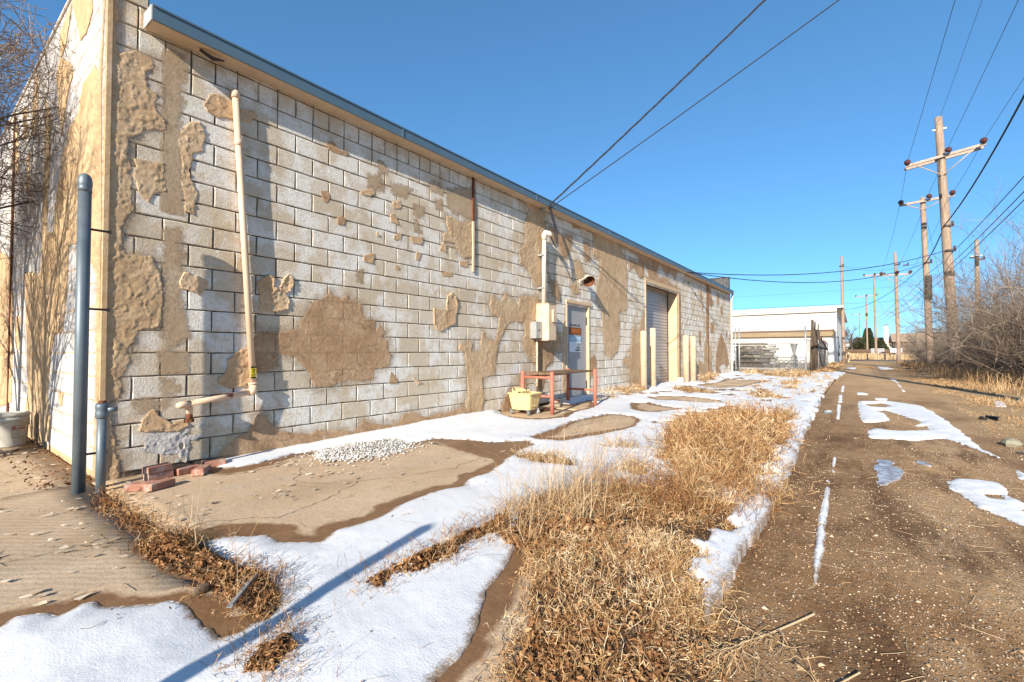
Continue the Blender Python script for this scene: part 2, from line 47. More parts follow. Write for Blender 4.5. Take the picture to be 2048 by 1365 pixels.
# ------------------------------------------------------------------ numeric helpers
def h2(ix, iy, s):
    n = (ix.astype(np.int64)*374761393 + iy.astype(np.int64)*668265263 + s*1442695041) & 0x7fffffff
    n = ((n ^ (n >> 13))*1274126177) & 0x7fffffff
    n = (n ^ (n >> 16)) & 0xffff
    return n/65535.0
def vn(x, y, s=0):
    ix = np.floor(x); iy = np.floor(y); fx = x-ix; fy = y-iy
    fx = fx*fx*(3-2*fx); fy = fy*fy*(3-2*fy)
    a = h2(ix, iy, s); b = h2(ix+1, iy, s); c = h2(ix, iy+1, s); d = h2(ix+1, iy+1, s)
    return (a*(1-fx)+b*fx)*(1-fy)+(c*(1-fx)+d*fx)*fy
def fbm(x, y, s=0, o=4):
    r = 0; a = .5; t = 0
    for i in range(o):
        r = r+a*vn(x*2**i, y*2**i, s+i); t += a; a *= .5
    return r/t
def ridge(x, y, s=0): return 1-np.abs(2*fbm(x, y, s, 3)-1)*2.2
def sdf(A, B, poly):
    """signed distance to a closed outline, positive inside"""
    A = np.asarray(A, float); B = np.asarray(B, float)
    d = np.full(A.shape, 1e9); ins = np.zeros(A.shape, bool); n = len(poly)
    for i in range(n):
        x0, y0 = poly[i]; x1, y1 = poly[(i+1) % n]
        ex, ey = x1-x0, y1-y0; wx, wy = A-x0, B-y0
        t = np.clip((wx*ex+wy*ey)/max(ex*ex+ey*ey, 1e-12), 0, 1)
        d = np.minimum(d, (wx-ex*t)**2+(wy-ey*t)**2)
        c = (y0 <= B) != (y1 <= B)
        if y1 != y0: ins ^= c & (A < x0+(B-y0)*ex/(y1-y0))
    d = np.sqrt(d); return np.where(ins, d, -d)
def pts_in(poly, n, seed=0, keep=None):
    p = np.array(poly); lo = p.min(0); hi = p.max(0); r = np.random.default_rng(seed); out = np.zeros((0, 2))
    for _ in range(60):
        q = lo+(hi-lo)*r.random((n*2, 2)); m = sdf(q[:, 0], q[:, 1], poly) > 0
        if keep is not None: m &= keep(q[:, 0], q[:, 1])
        out = np.vstack([out, q[m]])
        if len(out) >= n: break
    return out[:n]

# ------------------------------------------------------------------ mesh helpers
def link(name, me, m=None, parent=None, loc=None):
    o = bpy.data.objects.new(name, me); COL.objects.link(o)
    if m is not None and me is not None and not me.materials: me.materials.append(m)
    if parent is not None: o.parent = parent
    if loc is not None: o.location = loc
    return o
def tag(o, label=None, cat=None, group=None, kind=None):
    if label: o['label'] = label
    if cat: o['category'] = cat
    if group: o['group'] = group
    if kind: o['kind'] = kind
    return o
def thing(name, label, cat, loc=(0, 0, 0), group=None, rz=0):
    o = bpy.data.objects.new(name, None); COL.objects.link(o); o.location = loc; o.rotation_euler = (0, 0, rz)
    o.empty_display_size = .1
    return tag(o, label, cat, group)
def mesh_np(name, V, F, tint=None, smooth=False):
    """V (n,3), F (m,k) arrays of equal-sided faces"""
    V = np.ascontiguousarray(V, np.float32); F = np.ascontiguousarray(F, np.int32); k = F.shape[1]
    me = bpy.data.meshes.new(name); me.vertices.add(len(V)); me.vertices.foreach_set('co', V.ravel())
    me.loops.add(F.size); me.loops.foreach_set('vertex_index', F.ravel())
    me.polygons.add(len(F)); me.polygons.foreach_set('loop_start', np.arange(0, F.size, k, dtype=np.int32))
    try: me.polygons.foreach_set('loop_total', np.full(len(F), k, np.int32))
    except Exception: pass
    me.update(calc_edges=True)
    if smooth: me.polygons.foreach_set('use_smooth', np.ones(len(F), bool))
    if tint is not None:
        a = me.attributes.new('tint', 'FLOAT', 'POINT'); a.data.foreach_set('value', np.ascontiguousarray(tint, np.float32))
    return me
class MB:
    def __init__(s): s.v = []; s.f = []; s.sm = []
    def add(s, v, f, smooth=False):
        n = len(s.v); s.v += [tuple(p) for p in v]; s.f += [tuple(i+n for i in q) for q in f]; s.sm += [smooth]*len(f); return s
    def box(s, x0, y0, z0, x1, y1, z1, b=0.0, jit=0.0):
        if b <= 0:
            v = [(x, y, z) for z in (z0, z1) for y in (y0, y1) for x in (x0, x1)]
            f = [(0, 2, 3, 1), (4, 5, 7, 6), (0, 1, 5, 4), (2, 6, 7, 3), (0, 4, 6, 2), (1, 3, 7, 5)]
        else:
            b = min(b, .45*min(abs(x1-x0), abs(y1-y0), abs(z1-z0))); v = []
            for sx in (0, 1):
                for sy in (0, 1):
                    for sz in (0, 1):
                        X, Y, Zz = (x0, x1)[sx], (y0, y1)[sy], (z0, z1)[sz]; dx, dy, dz = (b, -b)[sx], (b, -b)[sy], (b, -b)[sz]
                        v += [(X, Y+dy, Zz+dz), (X+dx, Y, Zz+dz), (X+dx, Y+dy, Zz)]
            I = lambda a, c, d, k: 3*(a*4+c*2+d)+k
            f = []
            for a in (0, 1):
                q = [I(a, 0, 0, 0), I(a, 1, 0, 0), I(a, 1, 1, 0), I(a, 0, 1, 0)]; f.append(q if a else q[::-1])
                q = [I(0, a, 0, 1), I(0, a, 1, 1), I(1, a, 1, 1), I(1, a, 0, 1)]; f.append(q if a else q[::-1])
                q = [I(0, 0, a, 2), I(1, 0, a, 2), I(1, 1, a, 2), I(0, 1, a, 2)]; f.append(q if a else q[::-1])
            for a in (0, 1):
                for c in (0, 1):
                    f.append([I(a, c, 0, 0), I(a, c, 1, 0), I(a, c, 1, 1), I(a, c, 0, 1)])
                    f.append([I(a, 0, c, 0), I(a, 1, c, 0), I(a, 1, c, 2), I(a, 0, c, 2)])
                    f.append([I(0, a, c, 1), I(1, a, c, 1), I(1, a, c, 2), I(0, a, c, 2)])
                    for d in (0, 1): f.append([I(a, c, d, 0), I(a, c, d, 1), I(a, c, d, 2)])
        if jit: v = [(p[0]+random.uniform(-jit, jit), p[1]+random.uniform(-jit, jit), p[2]+random.uniform(-jit, jit)) for p in v]
        return s.add(v, f)
    def tube(s, pts, r, n=10, caps=True, smooth=True):
        pts = [Vector(p) for p in pts]; k = len(pts); rr = r if isinstance(r, (list, tuple)) else [r]*k
        base = len(s.v); ref = None
        for i, p in enumerate(pts):
            d = ((pts[min(i+1, k-1)]-p).normalized()+(p-pts[max(i-1, 0)]).normalized())
            d = d.normalized() if d.length > 1e-9 else Vector((0, 0, 1))
            if ref is None: ref = d.orthogonal().normalized()
            u = (ref-d*ref.dot(d)).normalized(); ref = u; q = d.cross(u)
            for j in range(n):
                a = 2*pi*j/n; s.v.append(tuple(p+(u*cos(a)+q*sin(a))*rr[i]))
        for i in range(k-1):
            for j in range(n):
                a, b = base+i*n+j, base+i*n+(j+1) % n; s.f.append((a, b, b+n, a+n)); s.sm.append(smooth)
        if caps:
            s.f.append(tuple(base+j for j in range(n))[::-1]); s.f.append(tuple(base+(k-1)*n+j for j in range(n))); s.sm += [False, False]
        return s
    def lathe(s, c, prof, n=20, smooth=True):
        """prof: (radius, z) from the bottom up, about the vertical through c"""
        b = len(s.v)
        for r, z in prof:
            for j in range(n): s.v.append((c[0]+r*cos(2*pi*j/n), c[1]+r*sin(2*pi*j/n), c[2]+z))
        for i in range(len(prof)-1):
            for j in range(n):
                a, q = b+i*n+j, b+i*n+(j+1) % n; s.f.append((a, q, q+n, a+n)); s.sm.append(smooth)
        s.f.append(tuple(b+j for j in range(n))[::-1]); s.f.append(tuple(b+(len(prof)-1)*n+j for j in range(n))); s.sm += [False, False]
        return s
    def quad(s, a, b, c, d): return s.add([a, b, c, d], [(0, 1, 2, 3)])
    def mesh(s, name):
        me = bpy.data.meshes.new(name); me.from_pydata(s.v, [], s.f); me.polygons.foreach_set('use_smooth', np.array(s.sm, bool)); me.update(); return me
    def build(s, name, m, parent=None, loc=None): return link(name, s.mesh(name), m, parent, loc)
def iso(name, A, B, f, h, to3, skirt=None, smooth=True, edge=0.0, tint=None, extra=None):
    """surface over the part of grid (A,B) where f>0; height h inside, `edge` on the outline; skirt = height the rim drops to"""
    nu, nv = A.shape; ins = f > 0; vid = -np.ones((nu, nv), int); verts = []; T = []
    idx = np.argwhere(ins); vid[ins] = np.arange(len(idx))
    P = to3(A[ins], B[ins], h[ins]); verts = [tuple(p) for p in P]; tv = list((tint if tint is not None else np.zeros_like(f))[ins]); xv = None if extra is None else extra[ins]
    c = ins[:-1, :-1].astype(int)+ins[1:, :-1]+ins[1:, 1:]+ins[:-1, 1:]
    faces = []; full = np.argwhere(c == 4)
    q = np.stack([vid[full[:, 0], full[:, 1]], vid[full[:, 0]+1, full[:, 1]], vid[full[:, 0]+1, full[:, 1]+1], vid[full[:, 0], full[:, 1]+1]], 1)
    faces = [tuple(r) for r in q.tolist()]
    ed = {}; sk = []
    def cut(a, b):
        key = (a, b) if a < b else (b, a)
        if key in ed: return ed[key]
        fa, fb = f[a], f[b]; t = fa/(fa-fb) if fa != fb else .5
        x = A[a]+(A[b]-A[a])*t; y = B[a]+(B[b]-B[a])*t
        verts.append(tuple(to3(np.array([x]), np.array([y]), np.array([edge]))[0])); tv.append(tv[vid[a if ins[a] else b]]); i = len(verts)-1; j = None
        if skirt is not None:
            verts.append(tuple(to3(np.array([x]), np.array([y]), np.array([skirt]))[0])); tv.append(tv[-1]); j = len(verts)-1
        ed[key] = (i, j); return ed[key]
    for i, j in np.argwhere((c > 0) & (c < 4)).tolist():
        cs = [(i, j), (i+1, j), (i+1, j+1), (i, j+1)]; poly = []; cuts = []
        for k in range(4):
            a, b = cs[k], cs[(k+1) % 4]
            if ins[a]: poly.append(int(vid[a]))
            if ins[a] != ins[b]:
                e = cut(a, b); poly.append(e[0]); cuts.append((e, ins[a]))
        if len(poly) >= 3: faces.append(tuple(poly))
        if skirt is not None and len(cuts) == 2:
            (e0, o0), (e1, o1) = cuts; faces.append((e0[0], e1[0], e1[1], e0[1]))
    me = bpy.data.meshes.new(name); me.from_pydata(verts, [], faces); me.update()
    if smooth: me.polygons.foreach_set('use_smooth', np.ones(len(me.polygons), bool))
    if tint is not None:
        a = me.attributes.new('tint', 'FLOAT', 'POINT'); a.data.foreach_set('value', np.array(tv, np.float32))
    if xv is not None:
        a = me.attributes.new('joint', 'FLOAT', 'POINT'); q = np.zeros(len(verts), np.float32); q[:len(xv)] = xv; a.data.foreach_set('value', q)
    return me
def grid(lo, hi, cell):
    a = np.arange(lo[0]-2*cell, hi[0]+2.01*cell, cell); b = np.arange(lo[1]-2*cell, hi[1]+2.01*cell, cell)
    return np.meshgrid(a, b, indexing='ij')
# vectorised sticks and blades
def nrm(v): return v/np.maximum(np.linalg.norm(v, axis=-1, keepdims=True), 1e-9)
def curves(base, d, L, k, wob, grav, seed):
    r = np.random.default_rng(seed); n = len(base); P = np.zeros((n, k+1, 3)); P[:, 0] = base; d = nrm(d); L = np.broadcast_to(L, (n,))
    for i in range(k):
        P[:, i+1] = P[:, i]+d*(L/k)[:, None]
        d = d+r.normal(0, wob, (n, 3)); d[:, 2] += grav; d = nrm(d)
    return P
def sticks(P, R, sides=3, seed=0):
    n, k, _ = P.shape; T = np.zeros_like(P); T[:, 1:-1] = P[:, 2:]-P[:, :-2]; T[:, 0] = P[:, 1]-P[:, 0]; T[:, -1] = P[:, -1]-P[:, -2]; T = nrm(T)
    r = np.random.default_rng(seed); ref = nrm(r.normal(0, 1, (n, 1, 3))); U = nrm(np.cross(T, ref)); W = np.cross(T, U); R = np.broadcast_to(R, (n, k))
    if sides == 2: ang = [0, pi]
    else: ang = [2*pi*j/sides for j in range(sides)]
    V = np.stack([P+(U*cos(a)+W*sin(a))*R[..., None] for a in ang], 2)
    base = (np.arange(n)[:, None]*k+np.arange(k-1)[None])*sides; F = []
    for j in range(sides if sides > 2 else 1):
        j2 = (j+1) % sides
        F.append(np.stack([base+j, base+j2, base+sides+j2, base+sides+j], -1).reshape(-1, 4))
    return V.reshape(-1, 3), np.concatenate(F)
class NB:
    def __init__(s): s.V = []; s.F = []; s.T = []; s.n = 0
    def add(s, V, F, tint):
        s.V.append(V); s.F.append(F+s.n); s.T.append(np.broadcast_to(tint, (len(V),))); s.n += len(V)
    def stick(s, P, R, sides, tint, seed=0):
        V, F = sticks(P, R, sides, seed); t = np.repeat(np.broadcast_to(tint, (len(P),)), len(V)//len(P)); s.add(V, F, t)
    def build(s, name, m, parent=None, smooth=False):
        return link(name, mesh_np(name, np.concatenate(s.V), np.concatenate(s.F), np.concatenate(s.T), smooth), m, parent)

# ------------------------------------------------------------------ materials
class MT:
    def __init__(s, name, rough=.9, spec=.25):
        s.m = bpy.data.materials.new(name); s.m.use_nodes = True; s.t = s.m.node_tree; s.b = s.t.nodes['Principled BSDF']
        s.b.inputs['Roughness'].default_value = rough; s.b.inputs['Specular IOR Level'].default_value = spec; s.pos = None
    def n(s, ty, **k):
        x = s.t.nodes.new(ty)
        for a, b in k.items(): setattr(x, a, b)
        return x
    def l(s, a, b): s.t.links.new(a, b); return s
    def P(s, scale=(1, 1, 1)):
        g = s.n('ShaderNodeNewGeometry'); m = s.n('ShaderNodeMapping'); m.inputs['Scale'].default_value = scale; s.l(g.outputs['Position'], m.inputs['Vector']); return m.outputs[0]
    def O(s, scale=(1, 1, 1)):
        g = s.n('ShaderNodeTexCoord'); m = s.n('ShaderNodeMapping'); m.inputs['Scale'].default_value = scale; s.l(g.outputs['Object'], m.inputs['Vector']); return m.outputs[0]
    def noise(s, scale, detail=4, rough=.6, vec=None, dist=0, sc=(1, 1, 1)):
        x = s.n('ShaderNodeTexNoise'); x.inputs['Scale'].default_value = scale; x.inputs['Detail'].default_value = detail; x.inputs['Roughness'].default_value = rough; x.inputs['Distortion'].default_value = dist
        s.l(vec if vec is not None else s.P(sc), x.inputs['Vector']); return x.outputs['Fac']
    def vor(s, scale, feature='F1', vec=None, out='Distance', sc=(1, 1, 1)):
        x = s.n('ShaderNodeTexVoronoi', feature=feature); x.inputs['Scale'].default_value = scale; s.l(vec if vec is not None else s.P(sc), x.inputs['Vector']); return x.outputs[out]
    def ramp(s, fac, stops, interp='LINEAR'):
        x = s.n('ShaderNodeValToRGB'); r = x.color_ramp; r.interpolation = interp
        while len(r.elements) < len(stops): r.elements.new(.5)
        for e, (p, c) in zip(r.elements, stops):
            e.position = p; e.color = (*c, 1) if not isinstance(c, (int, float)) else (c, c, c, 1)
        s.l(fac, x.inputs[0]); return x.outputs[0]
    def mix(s, fac, a, b, mode='MIX'):
        x = s.n('ShaderNodeMix', data_type='RGBA', blend_type=mode)
        for v, i in ((fac, 0), (a, 6), (b, 7)):
            if isinstance(v, (int, float)): x.inputs[i].default_value = v
            elif isinstance(v, tuple): x.inputs[i].default_value = (*v, 1)
            else: s.l(v, x.inputs[i])
        return x.outputs[2]
    def attr(s, name='tint'): return s.n('ShaderNodeAttribute', attribute_name=name).outputs['Fac']
    def rnd(s): return s.n('ShaderNodeObjectInfo').outputs['Random']
    def math(s, op, a, b=0.0):
        x = s.n('ShaderNodeMath', operation=op)
        for v, i in ((a, 0), (b, 1)):
            if isinstance(v, (int, float)): x.inputs[i].default_value = v
            else: s.l(v, x.inputs[i])
        return x.outputs[0]
    def col(s, c):
        if isinstance(c, tuple): s.b.inputs['Base Color'].default_value = (*c, 1)
        else: s.l(c, s.b.inputs['Base Color'])
        return s
    def bump(s, *hs):
        prev = None
        for h, strength, dist in hs:
            x = s.n('ShaderNodeBump'); x.inputs['Strength'].default_value = strength; x.inputs['Distance'].default_value = dist
            s.l(h, x.inputs['Height'])
            if prev is not None: s.l(prev, x.inputs['Normal'])
            prev = x.outputs[0]
        s.l(prev, s.b.inputs['Normal']); return s
    def rough(s, v): s.l(v, s.b.inputs['Roughness']); return s
def paint(name, c, c2=None, scale=6, rough=.6, spec=.35, amt=.6, rust=None, rthr=.66, bump=.15, metal=0):
    t = MT(name, rough, spec); c2 = c2 or tuple(x*.72 for x in c)
    k = t.mix(t.ramp(t.noise(scale, 6, .65), [(.35, 0.), (.7, amt)]), c, c2)
    if rust: k = t.mix(t.ramp(t.noise(scale*1.7, 5, .7, sc=(1, 1, .6)), [(rthr, 0.), (rthr+.05, 1.)]), k, rust)
    t.col(k); t.bump((t.noise(scale*14, 4), bump, .004)); t.b.inputs['Metallic'].default_value = metal; return t.m
def blockmat(name, src):
    t = MT(name, .95, .12); r = t.rnd() if src == 'rnd' else t.attr()
    base = t.ramp(r, [(0, (.565, .46, .335)), (.35, (.61, .51, .38)), (.7, (.63, .54, .42)), (1, (.66, .585, .475))])
    k = t.mix(t.ramp(t.noise(2.3, 5, .62), [(.46, 0.), (.56, .85)]), base, (.77, .735, .675))           # old white coat
    k = t.mix(t.ramp(t.noise(3.1, 6, .7, sc=(1, 1, 1.2)), [(.54, 0.), (.64, .6)]), k, (.50, .36, .21))   # tan cement stain
    k = t.mix(t.ramp(t.noise(1.2, 4, .6, sc=(1.6, 1, .5)), [(.56, 0.), (.75, .4)]), k, (.38, .29, .20)); k = t.mix(t.ramp(t.noise(7, 6, .75, sc=(2.2, 1, .28)), [(.56, 0.), (.72, .4)]), k, (.40, .33, .26)); k = t.mix(t.ramp(t.noise(17, 6, .75), [(.52, 0.), (.60, .5)]), k, (.50, .40, .275))
    pit = t.ramp(t.vor(95), [(.08, 0.), (.3, 1.)])
    k = t.mix(t.ramp(t.noise(60, 3, .6), [(.34, .35), (.48, 0.)]), k, (.34, .28, .21))
    t.col(k); t.bump((pit, .55, .008), (t.noise(46, 5, .75), .8, .014), (t.noise(170, 3), .5, .004)); return t.m
M = {}
M['block'] = blockmat('block_face', 'rnd'); M['block_a'] = blockmat('block_face_joined', 'attr')
t = MT('mortar', 1); t.col(t.mix(t.ramp(t.noise(1.1, 6, .75), [(.56, 0.), (.70, .6)]), t.ramp(t.noise(9, 5, .7), [(.3, (.04, .03, .024)), (.6, (.11, .085, .065)), (.75, (.26, .21, .16))]), (.46, .40, .32))); t.bump((t.noise(60), .6, .01)); M['mortar'] = t.m
def stucco(name, a, b, c, crack=0.0):
    t = MT(name, .95, .1); k = t.ramp(t.noise(3.5, 7, .68), [(.3, a), (.52, b), (.72, c)])
    k = t.mix(t.ramp(t.noise(26, 5, .7), [(.42, .35), (.58, 0.)]), k, tuple(x*.7 for x in a))
    if crack:
        mxv = t.n('ShaderNodeMix', data_type='VECTOR'); nz_ = t.n('ShaderNodeTexNoise'); nz_.inputs['Scale'].default_value = 5; nz_.inputs['Detail'].default_value = 5; t.l(t.P(), nz_.inputs['Vector']); mxv.inputs[0].default_value = .22; t.l(t.P(), mxv.inputs[4]); t.l(nz_.outputs['Color'], mxv.inputs[5])
        e = t.vor(5.5, 'DISTANCE_TO_EDGE', vec=mxv.outputs[1]); e2 = t.math('MULTIPLY', t.ramp(e, [(0., crack), (.03, 0.)]), t.ramp(t.noise(2.6, 4, .6), [(.45, 0.), (.6, 1.)])); gt = t.attr('joint'); k = t.mix(t.math('MULTIPLY', gt, .55), k, (.13, .07, .035)); k = t.mix(e2, k, (.09, .05, .03))
    t.col(k); t.bump((t.noise(24, 7, .75), .6, .012), (t.noise(120, 3), .5, .004)); return t.m
def film(name, a, b, c, lo, hi, op=.92):
    m = stucco(name, a, b, c); nt_ = m.node_tree; out = [n for n in nt_.nodes if n.type == 'OUTPUT_MATERIAL'][0]; p_ = nt_.nodes['Principled BSDF']
    t = MT.__new__(MT); t.m = m; t.t = nt_; t.b = p_
    v = t.math('ADD', t.attr(), t.math('MULTIPLY', t.math('SUBTRACT', t.noise(16, 7, .8), .5), .22)); v = t.math('ADD', v, t.math('MULTIPLY', t.math('SUBTRACT', t.noise(4, 5, .7), .5), .20))
    tr = nt_.nodes.new('ShaderNodeBsdfTransparent'); mx = nt_.nodes.new('ShaderNodeMixShader'); t.l(t.ramp(v, [(lo, 0.), (hi, op)]), mx.inputs[0]); t.l(tr.outputs[0], mx.inputs[1]); t.l(p_.outputs[0], mx.inputs[2]); t.l(mx.outputs[0], out.inputs['Surface']); return m
M['stain'] = film('stucco_stain', (.43, .30, .185), (.51, .375, .25), (.58, .46, .335), .08, .20, .6)
M['r'] = stucco('rough_stucco', (.44, .285, .155), (.55, .385, .23), (.65, .49, .325))
M['s'] = stucco('skim_stucco', (.34, .20, .105), (.46, .295, .17), (.58, .415, .27), .6)
M['f'] = stucco('flake_stucco', (.46, .29, .155), (.58, .395, .235), (.68, .50, .33))
M['t'] = film('thin_smear', (.40, .275, .165), (.49, .36, .235), (.57, .45, .325), .0, .07)
M['w'] = stucco('grey_splatter', (.42, .38, .34), (.55, .51, .47), (.64, .61, .58))
M['l'] = stucco('end_stucco', (.47, .31, .165), (.56, .39, .225), (.64, .47, .30))
t = MT('end_white', .9, .1); k = t.ramp(t.noise(5, 6, .7, sc=(1, 1, .3)), [(.3, (.38, .35, .32)), (.55, (.51, .485, .46)), (.8, (.58, .555, .53))]); t.col(k); t.bump((t.noise(40, 4), .4, .006)); M['endwhite'] = t.m
M['blue'] = paint('blue_steel', (.075, .13, .18), (.11, .165, .205), 3, .5, .4)
M['cream'] = paint('cream_paint', (.64, .49, .34), (.50, .36, .23), 4.5, .7, .25, .9, (.30, .16, .08), .70)
M['creamw'] = paint('pale_trim', (.62, .55, .47), (.50, .40, .30), 4, .7, .2, .8)
M['gaspipe'] = paint('gas_pipe_paint', (.66, .48, .33), (.60, .41, .27), 8, .55, .35, .6)
M['gaspipe_r'] = paint('gas_pipe_chipped', (.66, .48, .33), (.60, .41, .27), 8, .6, .3, .6, (.16, .055, .03), .55)
M['rust'] = paint('rust', (.17, .065, .03), (.09, .035, .02), 14, .9, .15, .9)
M['galv'] = paint('galvanised_grey', (.105, .135, .155), (.18, .205, .22), 5, .5, .45, .8, None, .6, .1, .35)
M['galvp'] = paint('pale_galvanised', (.42, .43, .42), (.30, .31, .31), 7, .5, .45, .8, None, .6, .1, .5)
M['doorgrey'] = paint('grey_door', (.29, .285, .29), (.35, .335, .31), 3, .55, .3, .8, (.20, .14, .10), .74)
M['rollgrey'] = paint('roller_steel', (.37, .385, .41), (.44, .44, .45), 2.5, .45, .4, .7, None, .6, .05, .35)
M['jamb'] = paint('cream_jamb', (.62, .44, .27), (.53, .36, .21), 3, .75, .2, .8)
M['bollard'] = paint('bollard_cream', (.62, .46, .31), (.50, .34, .21), 6, .75, .2, .9, (.22, .10, .05), .64)
M['pipeR'] = paint('red_frame_paint', (.46, .16, .105), (.34, .115, .075), 9, .65, .3, .8, (.12, .05, .03), .66)
M['black'] = paint('black_metal', (.02, .02, .022), (.035, .033, .03), 6, .5, .4)
M['dark'] = paint('dark_steel', (.055, .04, .035), (.03, .025, .02), 8, .7, .3)
M['tar'] = paint('tar_flashing', (.05, .048, .046), (.16, .15, .145), 9, .9, .2, .9)
M['yellow'] = paint('yellow_plastic', (.70, .54, .24), (.58, .44, .20), 7, .55, .3, .8, (.34, .25, .15), .66, .04)
M['grey_rub'] = paint('caster_rubber', (.20, .20, .20), (.12, .12, .12), 12, .6, .3)
M['whitepl'] = paint('white_plastic', (.52, .50, .44), (.42, .39, .32), 5, .5, .35, .7, None, .6, .03)
M['red'] = paint('red_print', (.50, .05, .035), None, 9, .6, .2); M['orange'] = paint('orange_print', (.55, .16, .03), None, 9, .6, .2, .5)
M['yellowl'] = paint('yellow_print', (.75, .60, .03), None, 9, .5, .2, .3); M['ink'] = paint('black_print', (.02, .02, .02), None, 9, .6, .2)
M['paperw'] = paint('paper_white', (.68, .70, .72), None, 9, .6, .2, .4); M['paperb'] = paint('paper_blue', (.27, .42, .56), None, 9, .6, .2, .4)
M['label_o'] = paint('faded_orange', (.30, .10, .025), (.12, .04, .015), 30, .6, .2, 1)
t = MT('brick_red', .95, .1); t.col(t.mix(t.ramp(t.noise(14, 5, .7), [(.5, 0.), (.62, .75)]), t.ramp(t.rnd(), [(0, (.34, .155, .105)), (1, (.40, .215, .15))]), (.50, .40, .33))); t.bump((t.noise(70, 4), .6, .006)); M['brick'] = t.m
def wood(name, a, b, c, ax=(1, 8, 8), sc=6):
    t = MT(name, .85, .15); k = t.ramp(t.noise(sc, 6, .65, sc=ax, dist=.6), [(.3, a), (.5, b), (.7, c)]); t.col(k); t.bump((t.noise(sc*3, 5, .7, sc=ax), .5, .008)); return t.m
M['plank'] = wood('weathered_plank', (.09, .055, .035), (.18, .115, .07), (.28, .19, .125), (1, 9, 9))
M['pole'] = wood('pole_wood', (.17, .115, .08), (.30, .215, .155), (.44, .335, .25), (9, 9, .5), 4)
M['arm'] = wood('crossarm_wood', (.25, .19, .15), (.38, .30, .24), (.5, .41, .34), (5, 1, 9), 4)
M['timber'] = wood('old_timber', (.04, .028, .02), (.09, .063, .044), (.16, .12, .085), (2, 2, 9), 4)
M['bark'] = wood('bark', (.07, .045, .03), (.14, .095, .065), (.22, .16, .115), (6, 6, 1.5), 5)
M['insul'] = paint('brown_porcelain', (.10, .035, .03), (.16, .06, .05), 5, .2, .6); M['wire'] = paint('wire_black', (.018, .019, .024), None, 5, .6, .3)
M['wiregrey'] = paint('wire_grey', (.06, .075, .10), None, 5, .6, .3)
# ground
t = MT('alley_gravel', .95, .2)
soil = t.ramp(t.noise(.9, 9, .74), [(.32, (.18, .09, .036)), (.47, (.315, .175, .076)), (.60, (.43, .27, .135)), (.75, (.55, .38, .22))])
def layer(sc, off, w, k):
    g1 = t.vor(sc, out='Color'); d1 = t.vor(sc); sp = t.n('ShaderNodeSeparateColor'); t.l(g1, sp.inputs[0])
    peb = t.ramp(sp.outputs[1], [(0, (.25, .14, .066)), (.4, (.46, .31, .18)), (.75, (.60, .46, .31)), (1, (.74, .62, .47))])
    cov = t.math('ADD', t.math('MULTIPLY', t.noise(.8, 6, .65), 1.5), off); m_ = t.math('MULTIPLY', t.math('LESS_THAN', sp.outputs[0], cov), t.ramp(d1, [(.30, w), (.5, 0.)])); return t.mix(m_, k, peb), m_
k, m1 = layer(130, -.20, 1.0, soil); k, m2 = layer(60, -.36, 1.0, k)
sx = t.n('ShaderNodeSeparateXYZ'); t.l(t.P(), sx.inputs[0]); dry = t.ramp(t.math('ADD', t.math('MULTIPLY', sx.outputs[0], .034), t.math('MULTIPLY', t.noise(.35, 5, .6), .7)), [(.55, 0.), (1.0, 1.)])
k = t.mix(t.math('MULTIPLY', t.ramp(t.noise(1.6, 6, .65, sc=(.45, 1.6, 1)), [(.48, 0.), (.62, .75)]), t.math('SUBTRACT', 1.1, dry)), k, (.10, .048, .019)); k = t.mix(t.math('MULTIPLY', dry, .5), k, (.62, .42, .235))
yy = t.math('ADD', sx.outputs[1], t.math('MULTIPLY', t.math('SUBTRACT', t.noise(.9, 6, .7, sc=(.5, 1, 1)), .5), .9))     # damp wheel tracks, dry crown, straw-littered verge
trk = t.ramp(t.math('MULTIPLY', t.math('ADD', yy, 3.0), .25), [(.12, 0.), (.34, 0.), (.43, .55), (.50, .05), (.64, 0.), (.72, .45), (.86, .7), (.9, .7)])
k = t.mix(t.math('MULTIPLY', trk, t.math('SUBTRACT', 1.0, t.math('MULTIPLY', dry, .7))), k, t.mix(.35, (.12, .054, .019), k))
vg = t.ramp(t.math('MULTIPLY', t.math('ADD', yy, 3.0), .25), [(.05, .75), (.30, .5), (.42, 0.)]); k = t.mix(vg, k, t.ramp(t.noise(11, 8, .8), [(.35, (.20, .115, .05)), (.5, (.40, .265, .13)), (.65, (.56, .41, .23))]))
t.col(k); t.bump((m1, .8, .006), (m2, 1.0, .012), (t.noise(14, 6, .7), .35, .04)); M['alley'] = t.m
t = MT('dry_field', 1, .1); t.col(t.ramp(t.noise(.5, 8, .7), [(.3, (.17, .10, .045)), (.5, (.30, .20, .10)), (.7, (.42, .30, .16))])); t.bump((t.noise(5, 6), .8, .08)); M['field'] = t.m
